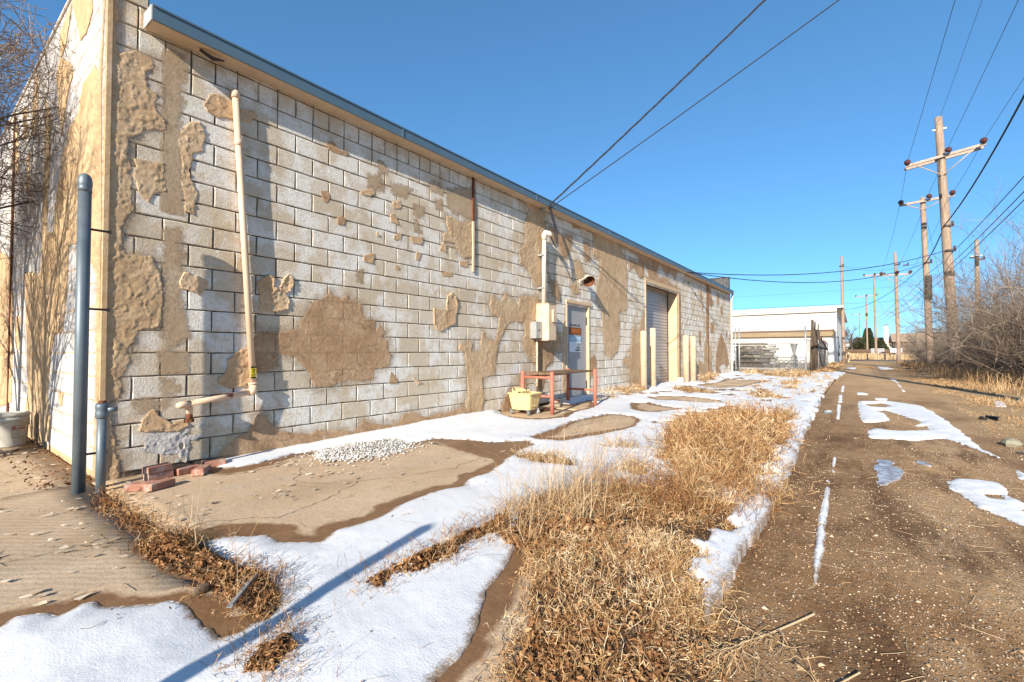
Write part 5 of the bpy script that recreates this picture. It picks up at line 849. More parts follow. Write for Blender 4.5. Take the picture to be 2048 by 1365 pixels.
A1 = [(32.7, -2.36, 11.3), (32.6, -3.9, 11.5), (32.7, -5.27, 11.68)]; A2 = [(38.4, -2.4, 10.6), (38.4, -3.7, 10.75), (38.4, -4.85, 10.75)]; A3 = [(54.6, -1.95, 8.3), (54.6, -2.95, 8.3), (54.6, -4.0, 8.3)]
BK = [(-30, -2.5, 11.4), (-30, -3.95, 11.5), (-30, -5.4, 11.6)]
wn = ('leftmost', 'middle', 'rightmost')
for i in range(3): line(f'{wn[i]} of the three thin lines from the near crossarm up out of the frame', [(A1[i], BK[i], .35)], .009, 'wiregrey')
line('fine line from the very top of the tall near pole up out of the frame', [((32.8, -3.65, 13.2), (-30, -3.4, 13.4), .3)], .007, 'wiregrey')
for i in range(3): line(f'{wn[i]} line joining the crossarms of the tall pole and the poles behind it', [(A1[i], A2[i], .1), (A2[i], A3[i], .35), (A3[i], (100, -1.3-i*1.3, 14.1), .8)], .009, 'wiregrey')
for i, (z, dz) in enumerate(((6.05, 5.9), (5.55, 5.3), (5.25, 4.85))):
    line(('upper', 'middle', 'lower')[i]+' of the three parallel dark cables coming in low from the right', [((32.55, -3.95, z), (NEAR.x, NEAR.y+.2, z+.6+.1*i), .12), ((32.55, -3.95, z), (38.3, -3.6, dz), .08), ((38.3, -3.6, dz), (54.6, -3.0, dz-.3), .25), ((54.6, -3.0, dz-.3), (130, -2.1, 8-.4*i), .6)], .014)
line('thick dark cable drooping from the upper right onto the tall near pole', [((32.55, -3.78, 7.65), (NEAR.x, NEAR.y+.2, 10.3), .75), ((32.55, -3.78, 7.65), (38.35, -3.6, 6.7), .15)], .028)
line('long dark cable sagging from the roll-up door corner across to the tall near pole', [((16.95, 4.83, 3.92), (32.55, -3.92, 6.35), .55), ((16.95, 4.83, 3.92), (38.3, -3.6, 6.6), .75)], .016)
line('dark cable swinging down from the second pole to the white building', [((38.3, -3.6, 6.6), (56.0, 1.3, 5.3), .9)], .016)
line('thin cable from the plain corner pole along to the third pole', [((56.5, 1.0, 9.6), (54.6, -3.0, 9.2), .25), ((56.5, 1.0, 9.6), (38.3, -3.6, 6.7), .5)], .008, 'wiregrey')
line('thin slack wire hanging from the second pole towards the bushes', [((38.45, -3.55, 6.5), (52, -4.4, 4.0), .5), ((38.45, -3.55, 9.9), (42, -5.5, .3), .0)], .008, 'wiregrey')
line('horizontal street line crossing far behind the poles', [((64, 60, 7.2), (64, -40, 6.9), .6)], .014, 'wiregrey')
line('second horizontal street line crossing far behind the poles', [((66, 60, 9.0), (66, -40, 8.8), .7)], .010, 'wiregrey')
line('twisted black service drop rising from the wall to the upper right', [((7.66, 4.83, 3.93), (NEAR.x-.05, NEAR.y+.15, 11.6), .12)], .008, 'wire', tw=.015)
line('single service wire rising beside the twisted drop', [((7.70, 4.84, 3.90), (NEAR.x, NEAR.y+.15, 9.35), .06)], .010)

# ================================================================== WHITE BUILDING AND YARD
wb = thing('white_building', 'white block building closing the view behind the chain link fence', 'building', (56, 1.5, 0))
MB().box(0, .0, -.1, 30, 26, 5.05).build('wall', M['whitewall'], wb)
MB().box(-.35, -.55, 5.42, 30, 26, 5.62).box(-.33, -.02, 5.06, 30, 26, 5.42).build('roof', M['whitewall'], wb)
for i in range(17): MB().box(-.37, .3+i*1.35, 5.14, -.335, .36+i*1.35, 5.41).build('fascia_rib', M['whitepl'], wb)
MB().box(-.345, .1, 5.10, -.332, 25.8, 5.40).build('fascia', M['creamw'], wb)
MB().lathe((8, 6.4, 5.62), [(.4, 0), (.4, .25), (.75, .3), (.5, .55), (.1, .62)], 14).build('roof_vent', M['whitepl'], wb)
MB().box(-.40, .22, 2.62, -.005, 25, 3.08).build('canopy', M['tan'], wb); MB().box(-.42, .20, 3.083, -.004, 25, 3.28).build('canopy_edge', M['brownband'], wb)
MB().box(-.05, 3.75, .05, -.006, 7.4, 1.85).build('overhead_door', M['whitepl'], wb); MB().box(-.07, 3.7, 1.855, -.005, 8.3, 1.92).build('door_lintel', M['dark'], wb)
bk = MB()
for k in range(13):
    for j in range(60):
        y = .25+j*.42+(k % 2)*.21; z = .05+k*.2
        if y < 12 and not (3.6 < y < 7.5 and z < 1.9): bk.box(-.004, y, z, .02, y+.405, z+.188)
tag(bk.build('wall_block', M['whitewall'], wb), kind='stuff')
for x, z in ((2.5, 1.75), (3.6, 1.75), (4.6, 1.75)):
    f_ = MB().box(x, -.04, z-.4, x+.7, -.005, z+.45).build('window', M['dark'], wb); MB().box(x+.06, -.055, z-.34, x+.64, -.042, z+.39).build('pane', M['glass'], f_)
MB().box(5.8, -.05, 0, 6.8, -.006, 2.1).build('side_door', M['doorgrey'], wb)
m = MB(); m.tube([(.15, -.06, 2.6), (.15, -.10, 2.4), (.15, -.10, .1)], .05, 7); m.build('drainpipe', M['blue'], wb)
for x, z in ((1.2, .9), (1.7, 1.2), (2.0, .6)): MB().box(x, -.18, z, x+.3, -.006, z+.5).build('meter', M['galv'], wb)
# fence facing us
def chain_fence(p, q, h, lab, posts, rail=None, post_h=2.3, wr=.0036, mm='galvp'):
    p, q = Vector(p), Vector(q); L = (q-p).length; u = (q-p)/L; t_ = thing('chain_link_fence', lab, 'fence', p)
    NBf = NB(); s = .062; P = []
    for k in range(int((L+h)/s)):
        for sg in (1, -1):
            a0 = k*s-(h if sg > 0 else 0); a1 = a0+h; z0, z1 = (0, h) if sg > 0 else (h, 0)
            x0, x1 = max(a0, 0), min(a1, L)
            if x1-x0 < .05: continue
            za = z0+(z1-z0)*(x0-a0)/h; zb = z0+(z1-z0)*(x1-a0)/h; P.append([tuple(u*x0+Vector((0, 0, za+.05))), tuple(u*x1+Vector((0, 0, zb+.05)))])
    P = np.array(P); NBf.stick(P, np.full((len(P), 2), wr), 3, np.zeros(len(P)), 3); NBf.build('wire_mesh', M[mm], t_)
    for d in posts:
        b = u*d; MB().tube([b+Vector((0, 0, -.2)), b+Vector((0, 0, post_h))], .042, 8).tube([b+Vector((0, 0, post_h)), b+Vector((0, 0, post_h+.03))], [.046, .01], 8).build('post', M['galvp'], t_)
    for z in rail or ():
        MB().tube([Vector((0, 0, z)), u*L+Vector((0, 0, z-.0))], .020 if z < h+.1 else .007, 6).build('rail', M['galvp'], t_)
chain_fence((26.0, 5.0, 0), (26.25, 1.95, 0), 1.62, 'chain link fence between the block wall and the corner post', (.0, .18, 3.06), (.05, 1.66, 1.95, 2.1))
chain_fence((26.3, 1.93, 0), (40.6, 1.6, 0), 1.6, 'chain link fence running along the alley from the corner post', (3.0, 6.2, 9.5, 12.4), (1.66,), 1.75, .0013, 'greybr')
st_ = thing('fence_stakes', 'weathered timber slats and leaning poles lashed along the alley fence', 'fence slats', (27, 1.72, 0))
for i in range(34):
    x = .6+i*.40+random.uniform(-.1, .1); hh = random.uniform(1.3, 2.1) if i > 16 else random.choice((.9, 1.4, 2.3, 2.7)); lx = random.uniform(-.35, .35) if i < 16 else random.uniform(-.06, .06)
    MB().tube([(x, .05+random.uniform(0, .12), -.1), (x+lx*.5, .10, hh*.5), (x+lx, .05, hh)], [.055, .05, .04], 5).build('slat', M['timber' if i % 3 else 'rust'] if i > 18 else M['timber'], st_)
MB().tube([(-.5, -.12, 1.62), (4, -.16, 1.78), (8, -.12, 1.5), (13, -.1, 1.2)], .035, 6).build('top_rail', M['timber'], st_)
m = MB()
for q in (((-.3, -.05, .75), (2.3, -.05, .8)), ((.9, -.1, 1.35), (2.0, -.1, 1.35)), ((.9, -.1, .6), (.9, -.1, 1.35)), ((2.0, -.1, .6), (2.0, -.1, 1.35))): m.tube(q, .025, 6)
tag(m.build('iron_gate_frame', M['greybr'], None, (28.6, 1.95, 0)), 'bent iron frame leaning on the alley fence', 'iron frame')
# salvage stack
t_ = thing('salvage_stack', 'stack of old timbers and stone slabs behind the wire fence', 'salvage pile', (28.0, 4.5, 0))
lay = ((.10, .22, 3.2, 5.5, 'concr'), (.24, .34, 3.4, 5.4, 'timber'), (.50, .60, 3.6, 5.4, 'timber'), (.74, .82, 3.35, 5.4, 'plank'), (.93, 1.22, 4.1, 5.35, 'timber'), (1.27, 1.33, 3.9, 5.4, 'plank'), (1.42, 1.52, 4.0, 5.4, 'plank'))
for z0, z1, ya, yb, mm in lay:
    for k in range(3): MB().box(-.5+k*.42+random.uniform(-.05, .05), ya-4.5+random.uniform(-.12, .1), z0, -.13+k*.42, yb-4.5, z1+random.uniform(-.02, .02), .015, .006).build('timber', M[mm], t_)
MB().box(-.30, -.85, .02, .55, .84, 1.18, .03, .02).box(-.25, -.35, 1.18, .5, .84, 1.40, .03, .02).build('dark_pallet', M['timber'], t_)
for k in range(44):
    y = random.uniform(-1.1, .75); z = random.choice((.42, .66, .87, 1.28, 1.37)); q = random.uniform(.05, .12); MB().box(-.5, y, z-q, -.5+random.uniform(.15, .3), y+random.uniform(.10, .28), z, .015, .012).build('stone_block', M['stone' if k % 3 == 0 else 'timber'], t_)
for k in range(9): MB().box(-.45, -1.15+random.uniform(-.1, .3), .1+k*.15, .1, -.78+random.uniform(-.1, .2), .23+k*.15, .03, .02).build('rubble_stone', M['stone' if k % 2 else 'concr'], t_)
# ornate iron bench, urn, kerb
t_ = thing('iron_bench', 'grey ornate scrollwork iron bench in the yard behind the fence', 'bench', (29.0, 2.8, 0))
MB().box(-.03, -.68, .02, .03, .68, .07).box(-.03, -.68, .70, .03, .68, .76).box(-.03, -.70, 0, .03, -.64, .78).box(-.03, .64, 0, .03, .70, .78).build('frame', M['greybr'], t_)
MB().box(.05, -.66, .36, .55, .66, .41).box(.5, -.66, 0, .55, -.6, .36).box(.5, .6, 0, .55, .66, .36).build('seat', M['greybr'], t_)
for y in np.linspace(-.5, .5, 5):
    for z, r in ((.22, .12), (.50, .13)):
        MB().tube([(0, y+r*cos(a)*(1-a/16), z+r*sin(a)*(1-a/16)) for a in np.linspace(0, 9, 20)], .022, 5).build('scroll', M['greybr'], t_)
for s in (-1, 1): MB().tube([(0, s*.6, .1), (0, s*.3, .42), (0, 0, .58)], .024, 5).build('scroll', M['greybr'], t_)
t_ = thing('stone_urn', 'tall grey stone urn on a plinth beyond the iron bench', 'urn', (29.5, 2.72, 0))
MB().box(-.15, -.15, 0, .15, .15, .78, .02).build('plinth', M['concr'], t_); MB().lathe((0, 0, .78), [(.15, 0), (.15, .06), (.07, .12), (.09, .3), (.15, .55), (.17, .66), (.20, .70), (.17, .74)], 14).build('vase', M['greybr'], t_)
tag(MB().box(26.35, 2.1, -.05, 26.55, 4.4, .10, .02).build('kerb_block', M['concr']), 'low pale concrete kerb at the foot of the wire fence', 'kerb')
# ================================================================== FAR END OF THE ALLEY
tag(MB().box(-1, -1.0, 0, 1, 1.0, 1.65, .03).build('concrete_box', M['concr'], None, (110, -3.2, 0)), 'grey concrete utility box in the dry field', 'utility box')
t_ = thing('road_sign', 'white road sign plate on a thin post by the far road', 'road sign', (78, -4.2, 0)); MB().box(.02, -.6, .95, .05, .6, 1.5, .01).build('plate', M['paperw'], t_); MB().tube([(.08, 0, -.1), (.08, 0, 1.4)], .04, 6).build('post', M['galvp'], t_)
for i, (x, y, lab) in enumerate(((77, -1.2, 'short dark marker post by the road, left one'), (77, -3.0, 'short dark marker post by the road, nearer the third utility pole'))): tag(MB().tube([(0, 0, -.1), (0, 0, .75)], .09, 7).build('marker_post', M['dark'], None, (x, y, 0)), lab, 'post', 'marker posts by the road')
tag(MB().box(57.2, .55, -.05, 57.4, .75, 1.0, .02).build('marker_post', M['cream']), 'short cream marker post at the foot of the plain pole', 'post', 'marker posts by the road')
tag(MB().box(0, -60, 0, 3, 60, .95).box(-.2, -60, .95, 3.2, 60, 1.25, .05).box(.5, -60, 1.25, 2.5, 60, 1.5).build('rail_embankment', M['brownband'], None, (122, 0, 0)), 'low dark brown rail bank across the field', kind='structure')
def house(x, y, w_, d_, h, rh, wm, rm, lab, rot=0):
    t_ = thing('house', lab, 'house', (x, y, 0), None, rot); MB().box(0, -w_/2, -.1, d_, w_/2, h).build('wall', M[wm], t_)
    m = MB(); m.add([(-.4, -w_/2-.4, h), (-.4, w_/2+.4, h), (d_+.4, w_/2+.4, h), (d_+.4, -w_/2-.4, h), (d_/2, -w_/2-.4, h+rh), (d_/2, w_/2+.4, h+rh)], [(0, 1, 5, 4), (3, 4, 5, 2), (0, 4, 3), (1, 2, 5), (0, 3, 2, 1)]); r = m.build('roof', M[rm], t_)
    for k in range(3): MB().box(-.05, -w_/3+k*w_/3-.5, .9, -.004, -w_/3+k*w_/3+.5, 2.1).build('window', M['glass'], t_)
    return t_, r
house(150, 2.6, 6, 8, 2.2, 1.6, 'housew', 'whitewall', 'white gabled shed behind the bare trees')
hh, rr_ = house(172, -9.5, 14, 9, 3.0, 2.3, 'housew', 'roofred', 'tan house with red roof and tall pale chimney')
MB().box(-1.2, 2.0, 0, -.2, 3.0, 8.6).build('chimney', M['housew'], hh); MB().box(-1.3, 1.9, 8.6, -.1, 3.1, 8.8).build('chimney_cap', M['dark'], hh)
house(160, -13.5, 11, 8, 2.4, 1.6, 'housew', 'rooftan', 'low tan roofed house beside the chimney house')
house(95, -20, 30, 10, 2.6, 1.5, 'brownband', 'rooftan', 'low brown house mostly hidden behind the bushes')

# ================================================================== TREES AND SHRUBS
def tree_parts(base, h, r0, seed, nlimb, up, spread, sub=((9, .55), (7, .5), (5, .5)), limb_len=.6, lean=(0, 0, 0), t0=.25, wob=.09):
    """trunk and branch sticks: returns list of (P,R) per level"""
    r = np.random.default_rng(seed); k = 6
    P = curves(np.array([base], float), np.array([[lean[0], lean[1], 1.0]]), np.array([h*.62]), k, .05, .02, seed); R = np.linspace(r0, r0*.55, k+1)[None]; out = [(P, R)]
    n = nlimb; L = h*limb_len
    for lv in range(len(sub)+1):
        par, pr = out[-1]; pn = len(par); idx = np.repeat(np.arange(pn), n); t = t0+(1-t0)*r.random(len(idx))**.8 if lv else .2+.8*r.random(len(idx)); q = t*(par.shape[1]-1); i0 = np.minimum(q.astype(int), par.shape[1]-2); fr = q-i0
        b = par[idx, i0]*(1-fr)[:, None]+par[idx, i0+1]*fr[:, None]; dpar = nrm(par[idx, i0+1]-par[idx, i0]); perp = nrm(np.cross(dpar, nrm(r.normal(0, 1, (len(idx), 3)))))
        d = nrm(dpar*cos(spread)+perp*sin(spread)*(.7+.5*r.random((len(idx), 1)))); d[:, 2] += up; ln = L*(.55+.6*r.random(len(idx)))*(1.1-.5*t)
        kk = 5 if lv < 2 else 3; C_ = curves(b, d, ln, kk, wob*(1+.5*lv), up*.25, seed+lv+1); rb = pr[idx, i0]*.55; R = rb[:, None]*np.linspace(1, .35, kk+1)[None]; out.append((C_, np.maximum(R, .0035)))
        if lv < len(sub): n, fl = sub[lv]; L *= fl
    return out
def plant_tree(name, label, cat, group, base, h, r0, seed, **k):
    t_ = thing(name, label, cat, base, group); ps = tree_parts((0, 0, -.1), h, r0, seed, **k); nb = NB(); nb.stick(ps[0][0], ps[0][1], 9, .35, 1); nb.build('trunk', M['bark'], t_, True)
    nb = NB(); r = np.random.default_rng(seed)
    for i, (P, R) in enumerate(ps[1:]): nb.stick(P, R, 6 if i == 0 else 3, np.clip(.25+.12*i+r.normal(0, .15, len(P)), 0, 1), i)
    nb.build('crown', M['twig'], t_); return t_
SUBD = ((8, .52), (7, .5), (5, .55))
plant_tree('bare_tree', 'bare tree by the end wall whose branches cross the painted face', 'tree', 'bare trees at the left', (-1.5, 8.6, 0), 6.4, .13, 41, nlimb=10, up=.12, spread=.95, sub=SUBD, limb_len=.52)
plant_tree('bare_tree', 'taller bare tree behind, with twigs against the sky at upper left', 'tree', 'bare trees at the left', (-3.2, 12.5, 0), 9.0, .18, 42, nlimb=10, up=.12, spread=.9, sub=SUBD, limb_len=.5)
plant_tree('bare_tree', 'bare tree showing over the parapet at the top left corner', 'tree', 'bare trees at the left', (-1.2, 17.0, 0), 10.5, .2, 43, nlimb=9, up=.15, spread=.85, sub=SUBD, limb_len=.5)
plant_tree('bare_tree', 'low bare tree outside the frame shading the end wall', 'tree', 'bare trees at the left', (-3.6, 6.3, 0), 6.0, .12, 44, nlimb=11, up=.14, spread=.9, sub=SUBD, limb_len=.5)
plant_tree('bare_tree', 'bare multi limbed tree leaning close to the end wall', 'tree', 'bare trees at the left', (-.75, 7.6, 0), 5.6, .05, 45, nlimb=15, up=.12, spread=1.0, sub=SUBD, limb_len=.55, lean=(.05, .1, 0))
# shrubs along the right side
def shrub(x, y, h, wd, seed, lab, n=46, nb2=11, nb3=7, shade=.3, group='bare shrubs along the right side of the alley'):
    t_ = thing('bare_shrub', lab, 'shrub', (x, y, 0), group); r = np.random.default_rng(seed)
    a = r.random(n)*2*pi; rad = wd*.28*np.sqrt(r.random(n)); b = np.stack([rad*np.cos(a), rad*np.sin(a), np.full(n, -.05)], -1); tilt = r.uniform(.1, 1.05, n); a2 = a+r.normal(0, .5, n); d = np.stack([np.sin(tilt)*np.cos(a2), np.sin(tilt)*np.sin(a2), np.cos(tilt)], -1)
    P1 = curves(b, d, h*r.uniform(.6, 1.1, n), 7, .09, .015, seed); R1 = np.linspace(.020, .006, 8)[None].repeat(n, 0)*r.uniform(.6, 1.3, (n, 1))
    nb = NB(); nb.stick(P1, R1, 4, np.clip(shade+r.normal(0, .15, n), 0, 1), 1); nb.build('stem', M['twig'], t_); nb = NB(); par = P1; L = h*.42
    for lv, (m_, rr_) in enumerate(((nb2, .0065), (nb3, .0045))):
        idx = np.repeat(np.arange(len(par)), m_); q = (.12+.86*r.random(len(idx)))*(par.shape[1]-1); i0 = q.astype(int); fr = (q-i0)[:, None]; bb = par[idx, i0]*(1-fr)+par[idx, i0+1]*fr; dp = nrm(par[idx, i0+1]-par[idx, i0]); d = nrm(dp*.75+nrm(r.normal(0, 1, (len(idx), 3)))*.75); d[:, 2] += .1
        C_ = curves(bb, d, L*r.uniform(.4, 1.15, len(idx)), 4, .13, .01, seed+lv+3); nb.stick(C_, np.linspace(rr_, rr_*.5, 5)[None], 3, np.clip(shade+.12*lv+r.normal(0, .2, len(idx)), 0, 1), lv); par = C_; L *= .5
    nb.build('twigs', M['twig'], t_); return t_
for i, (x, y, h, wd, lab, n) in enumerate(((21.0, -5.4, 3.9, 4.4, 'dense bare shrub nearest the camera at the right frame edge', 60), (24.5, -6.4, 5.8, 5.0, 'tall bare shrub reaching highest at the right frame edge', 52), (27.5, -5.9, 3.8, 4.0, 'bare shrub just right of the tall near pole', 60), (30.5, -7.6, 5.0, 4.5, 'tall thin bare shrub behind the one beside the near pole', 50),
        (34.5, -6.2, 3.0, 3.4, 'rounded bare shrub behind the tall near pole', 56), (37.5, -7.4, 3.8, 4.0, 'bare shrub under the short pole with bracket', 46), (41.5, -5.0, 2.7, 3.0, 'bare shrub at the foot of the second pole, facing the alley', 60), (45.5, -5.3, 2.6, 3.2, 'pale bare shrub farthest along the verge before the third pole', 56), (49.5, -5.5, 2.5, 3.2, 'last bare shrub beside the third pole', 46), (42.0, -9.0, 4.3, 4.5, 'background bare shrub filling in behind the short pole', 44))):
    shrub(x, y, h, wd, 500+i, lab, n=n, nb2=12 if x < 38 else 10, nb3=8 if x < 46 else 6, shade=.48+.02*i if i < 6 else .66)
plant_tree('bare_tree', 'thin bare tree standing above the shrubs beyond the second pole', 'tree', 'bare trees beyond the shrubs', (62, -8.0, 0), 5.8, .1, 71, nlimb=8, up=.25, spread=.6, sub=((7, .5), (6, .5)), limb_len=.45)
plant_tree('bare_tree', 'wider bare tree behind the shrubs near the short pole', 'tree', 'bare trees beyond the shrubs', (58, -11.5, 0), 6.5, .12, 72, nlimb=8, up=.2, spread=.7, sub=((7, .5), (6, .5)), limb_len=.5)
plant_tree('bare_tree', 'far spreading bare tree left of the evergreens', 'tree', 'far trees across the field', (138, .8, 0), 8.6, .25, 73, nlimb=10, up=.1, spread=.9, sub=((8, .55), (7, .5)), limb_len=.55, wob=.12)
plant_tree('bare_tree', 'far bare tree half hidden by the white building', 'tree', 'far trees across the field', (150, 3.6, 0), 8.0, .25, 74, nlimb=10, up=.1, spread=.9, sub=((8, .55), (7, .5)), limb_len=.55, wob=.12)
plant_tree('bare_tree', 'far bare tree right of the pale chimney', 'tree', 'far trees across the field', (120, -10.5, 0), 6.5, .2, 75, nlimb=10, up=.15, spread=.8, sub=((8, .55), (7, .5)), limb_len=.5)
def evergreen(x, y, h, wd, seed, lab):
    t_ = thing('evergreen_tree', lab, 'tree', (x, y, 0), 'far evergreens'); MB().tube([(0, 0, -.1), (0, 0, h*.8)], [.2, .06], 7).build('trunk', M['bark'], t_); r = np.random.default_rng(seed); n = 2600
    z = h*r.random(n)**1.2; ed = wd/2*(1-z/h)**.7*(.65+.5*fbm(np.arctan2(r.normal(size=n), r.normal(size=n))*2, z, seed)); a = r.random(n)*2*pi; rad = ed*np.sqrt(r.random(n)); b = np.stack([rad*np.cos(a), rad*np.sin(a), z], -1); d = np.stack([np.cos(a), np.sin(a), r.normal(.15, .3, n)], -1)
    nb = NB(); nb.stick(curves(b, d, r.uniform(.3, .8, n), 2, .2, 0, seed), np.array([[.09, .12, .02]]), 3, np.clip(.4+r.normal(0, .25, n), 0, 1), 1); nb.build('crown', M['ever'], t_)
evergreen(148, -.6, 4.5, 5.5, 81, 'low broad evergreen left of the distant pole'); evergreen(155, -2.6, 7.2, 4.2, 82, 'pointed evergreen, the tallest of the far ones'); evergreen(150, -4.9, 4.0, 4.5, 83, 'low evergreen below the pale chimney')
# ================================================================== DRY WEEDS, LEAVES, STRAW
def base_pts(key, n, seed, dens=3.0, off=0.0):
    p = GROUND[key] if isinstance(key, str) else key
    return pts_in(p, n, seed, lambda x, y: fbm(x*dens, y*dens, seed+1) > .30+.30*vn(x*40, y*40, seed+2))
def z_at(p): return np.where(p[:, 1] < .68, alley_z(p[:, 0], p[:, 1]), 0.0)
def weed_clumps(nb, ctr, per, hgt, seed, tint, rad=.0018, spread=.8, k=5, wob=.40, grav=-.05, sprig=2, disp=.05):
    """wiry dry weeds: stalks fan out of each root, curl, and carry short side sprigs"""
    r = np.random.default_rng(seed); n = len(ctr)*per; idx = np.repeat(np.arange(len(ctr)), per); H = (hgt*(.5+.9*r.random(len(ctr))))[idx]*(.45+.75*r.random(n))
    b = np.zeros((n, 3)); b[:, :2] = ctr[idx]+r.normal(0, disp, (n, 2)); b[:, 2] = z_at(b)-.005
    tl = np.abs(r.normal(0, spread, n)); a = r.random(n)*2*pi; d = np.stack([np.sin(tl)*np.cos(a), np.sin(tl)*np.sin(a), np.abs(np.cos(tl))+.1], -1); P = curves(b, d, H, k, wob, grav, seed)
    P[:, :, 2] = np.maximum(P[:, :, 2], b[:, None, 2]+.004); dist = np.hypot(b[:, 0], b[:, 1]); rr = np.maximum(rad, dist*.00042)
    T = np.clip((tint+r.normal(0, .24, len(ctr)))[idx]+r.normal(0, .14, n), 0, 1); nb.stick(P, rr[:, None]*np.linspace(1.1, .5, k+1)[None], 2, T, seed)
    if sprig:
        i2 = np.repeat(np.arange(n), sprig); q = (.35+.63*r.random(len(i2)))*k; i0 = np.minimum(q.astype(int), k-1); fr = (q-i0)[:, None]; bb = P[i2, i0]*(1-fr)+P[i2, i0+1]*fr
        C_ = curves(bb, r.normal(0, 1, (len(i2), 3))+np.array([0, 0, .35]), H[i2]*r.uniform(.10, .30, len(i2)), 2, .5, 0, seed+1); C_[:, :, 2] = np.maximum(C_[:, :, 2], .002); nb.stick(C_, (rr[i2]*.85)[:, None]*np.array([[1, 1.2, .4]]), 2, np.clip(T[i2]+.08, 0, 1), seed+2)
def blades(nb, pts, L, seed, tint, wid=.0022, lean=.5, k=4, grav=-.10):
    r = np.random.default_rng(seed); n = len(pts); b = np.zeros((n, 3)); b[:, :2] = pts; b[:, 2] = z_at(b)-.004; tl = np.abs(r.normal(0, lean, n)); a = r.random(n)*2*pi
    P = curves(b, np.stack([np.sin(tl)*np.cos(a), np.sin(tl)*np.sin(a), np.cos(tl)], -1), L*(.4+.9*r.random(n)), k, .10, grav, seed); P[:, :, 2] = np.maximum(P[:, :, 2], b[:, None, 2]+.002); dist = np.hypot(b[:, 0], b[:, 1])
    nb.stick(P, np.maximum(wid, dist*.00040)[:, None]*np.linspace(1, .25, k+1)[None], 2, np.clip(tint+r.normal(0, .17, n), 0, 1), seed)
def leaves(name, pts, zb, size, seed, label, tint=.45):
    r = np.random.default_rng(seed); n = len(pts); s = size*(.5+.9*r.random((n, 1))); u = nrm(r.normal(0, 1, (n, 3))*np.array([1, 1, .45])); w_ = nrm(np.cross(u, r.normal(0, 1, (n, 3)))); nn = np.cross(u, w_); c = np.zeros((n, 3)); c[:, :2] = pts; c[:, 2] = zb
    cu = r.uniform(.1, .55, (n, 1)); p = [c-u*s, c-w_*s*.55+nn*s*cu, c-nn*s*.1, c+w_*s*.55+nn*s*cu*r.uniform(.3, 1.3, (n, 1)), c+u*s*.8+nn*s*cu*1.3]
    V = np.stack(p, 1); V[..., 2] = np.maximum(V[..., 2], .002); F = (np.array([(0, 1, 2), (0, 2, 3), (1, 4, 2), (2, 4, 3)])[None]+np.arange(n)[:, None, None]*5).reshape(-1, 3)
    t_ = np.clip(np.repeat(tint+r.normal(0, .22, n), 5)+r.normal(0, .05, n*5), 0, 1); return tag(link(name, mesh_np(name, V.reshape(-1, 3), F, t_), M['leaf']), label, kind='stuff')
def mound(key, z, hmax, seed, k=.12, cell=.02):
    polys = [GROUND[key]]; p = np.array(polys[0]); A, B = grid(p.min(0), p.max(0), cell); f = sdf(A, B, polys[0])+.05*(fbm(A*7, B*7, seed)-.5)+.03*(fbm(A*25, B*25, seed+1)-.5)
    h = np.clip(np.clip(f, 0, None)*k*4, 0, hmax)*(.4+1.0*fbm(A*9, B*9, seed+2))
    return tag(link('leaf_soil', iso('leaf_soil', A, B, f, np.maximum(h, .001), lambda a, b, q: np.stack([a, b, np.where(b < .66, -.04, .005)+q], -1), skirt=None), M['soil']), 'dark soil and rotted leaf bed under the weeds', kind='structure')
mound('w_main', .003, .035, 1); mound('w_strip', .003, .045, 2, cell=.012); mound('w_bot', .003, .04, 3, cell=.012); mound('w_seam', .003, .03, 4, cell=.015)
# the broad tangle between slab and alley
nb = NB(); c = base_pts('w_main', 620, 11, 2.0); near = np.hypot(c[:, 0], c[:, 1]); weed_clumps(nb, c, 34, np.where(c[:, 0] < 3.2, .10, .22), 12, .42+.10*(fbm(c[:, 0]*1.5, c[:, 1]*3, 5)-.5), .0016)
c = pts_in(GROUND['w_main'], 260, 13, lambda x, y: x < 3.6); weed_clumps(nb, c, 46, .115, 14, .46, .0012, 1.1, wob=.5)
c = pts_in(GROUND['w_leaf2'], 60, 19); weed_clumps(nb, c, 26, .11, 20, .6, .0012, 1.2, wob=.5)
c = pts_in(GROUND['w_pale'], 150, 15); weed_clumps(nb, c, 45, .12, 16, .68, .0013, .95, wob=.5)
c = pts_in(GROUND['w_main'], 150, 17, lambda x, y: x > 3.0); weed_clumps(nb, c, 60, .32, 18, .42, .0015, .85, wob=.36)
tag(nb.build('dry_weeds', M['weed']), 'tangled straw coloured dead weeds between slab and alley', kind='stuff')
nb = NB(); p = pts_in([(1.9, 1.35), (3.4, 1.1), (3.6, 1.75), (2.4, 1.95)], 700, 21); blades(nb, p, .38, 22, .60, .0014, .75, 5, -.10)
p = np.array([2.75, 1.65])+rng.normal(0, .10, (160, 2)); blades(nb, p, .55, 23, .72, .0015, .6, 6, -.07); p = np.array([3.45, 1.72])+rng.normal(0, .035, (40, 2)); blades(nb, p, .62, 24, .6, .0018, .12, 5, 0)
tag(nb.build('tall_grass', M['straw']), 'tall pale grass stalks leaning over the snow', kind='stuff')
p = pts_in(GROUND['w_leaf'], 1500, 31); leaves('leaf_litter', p, .02+.05*rng.random(len(p)), .022, 32, 'brown leaf litter caught in the weeds'); p = pts_in(GROUND['w_leaf2'], 2300, 33); leaves('leaf_litter', p, z_at(p)+.01+.05*rng.random(len(p)), .015, 34, 'brown curled leaves at the foot of the weeds in front', .55)
p = pts_in(GROUND['w_main'], 2600, 35, lambda x, y: x < 5); leaves('leaf_litter', p, z_at(p)+.02+.05*rng.random(len(p)), .014, 36, 'small dead leaves lying under the tangled weeds', .5)
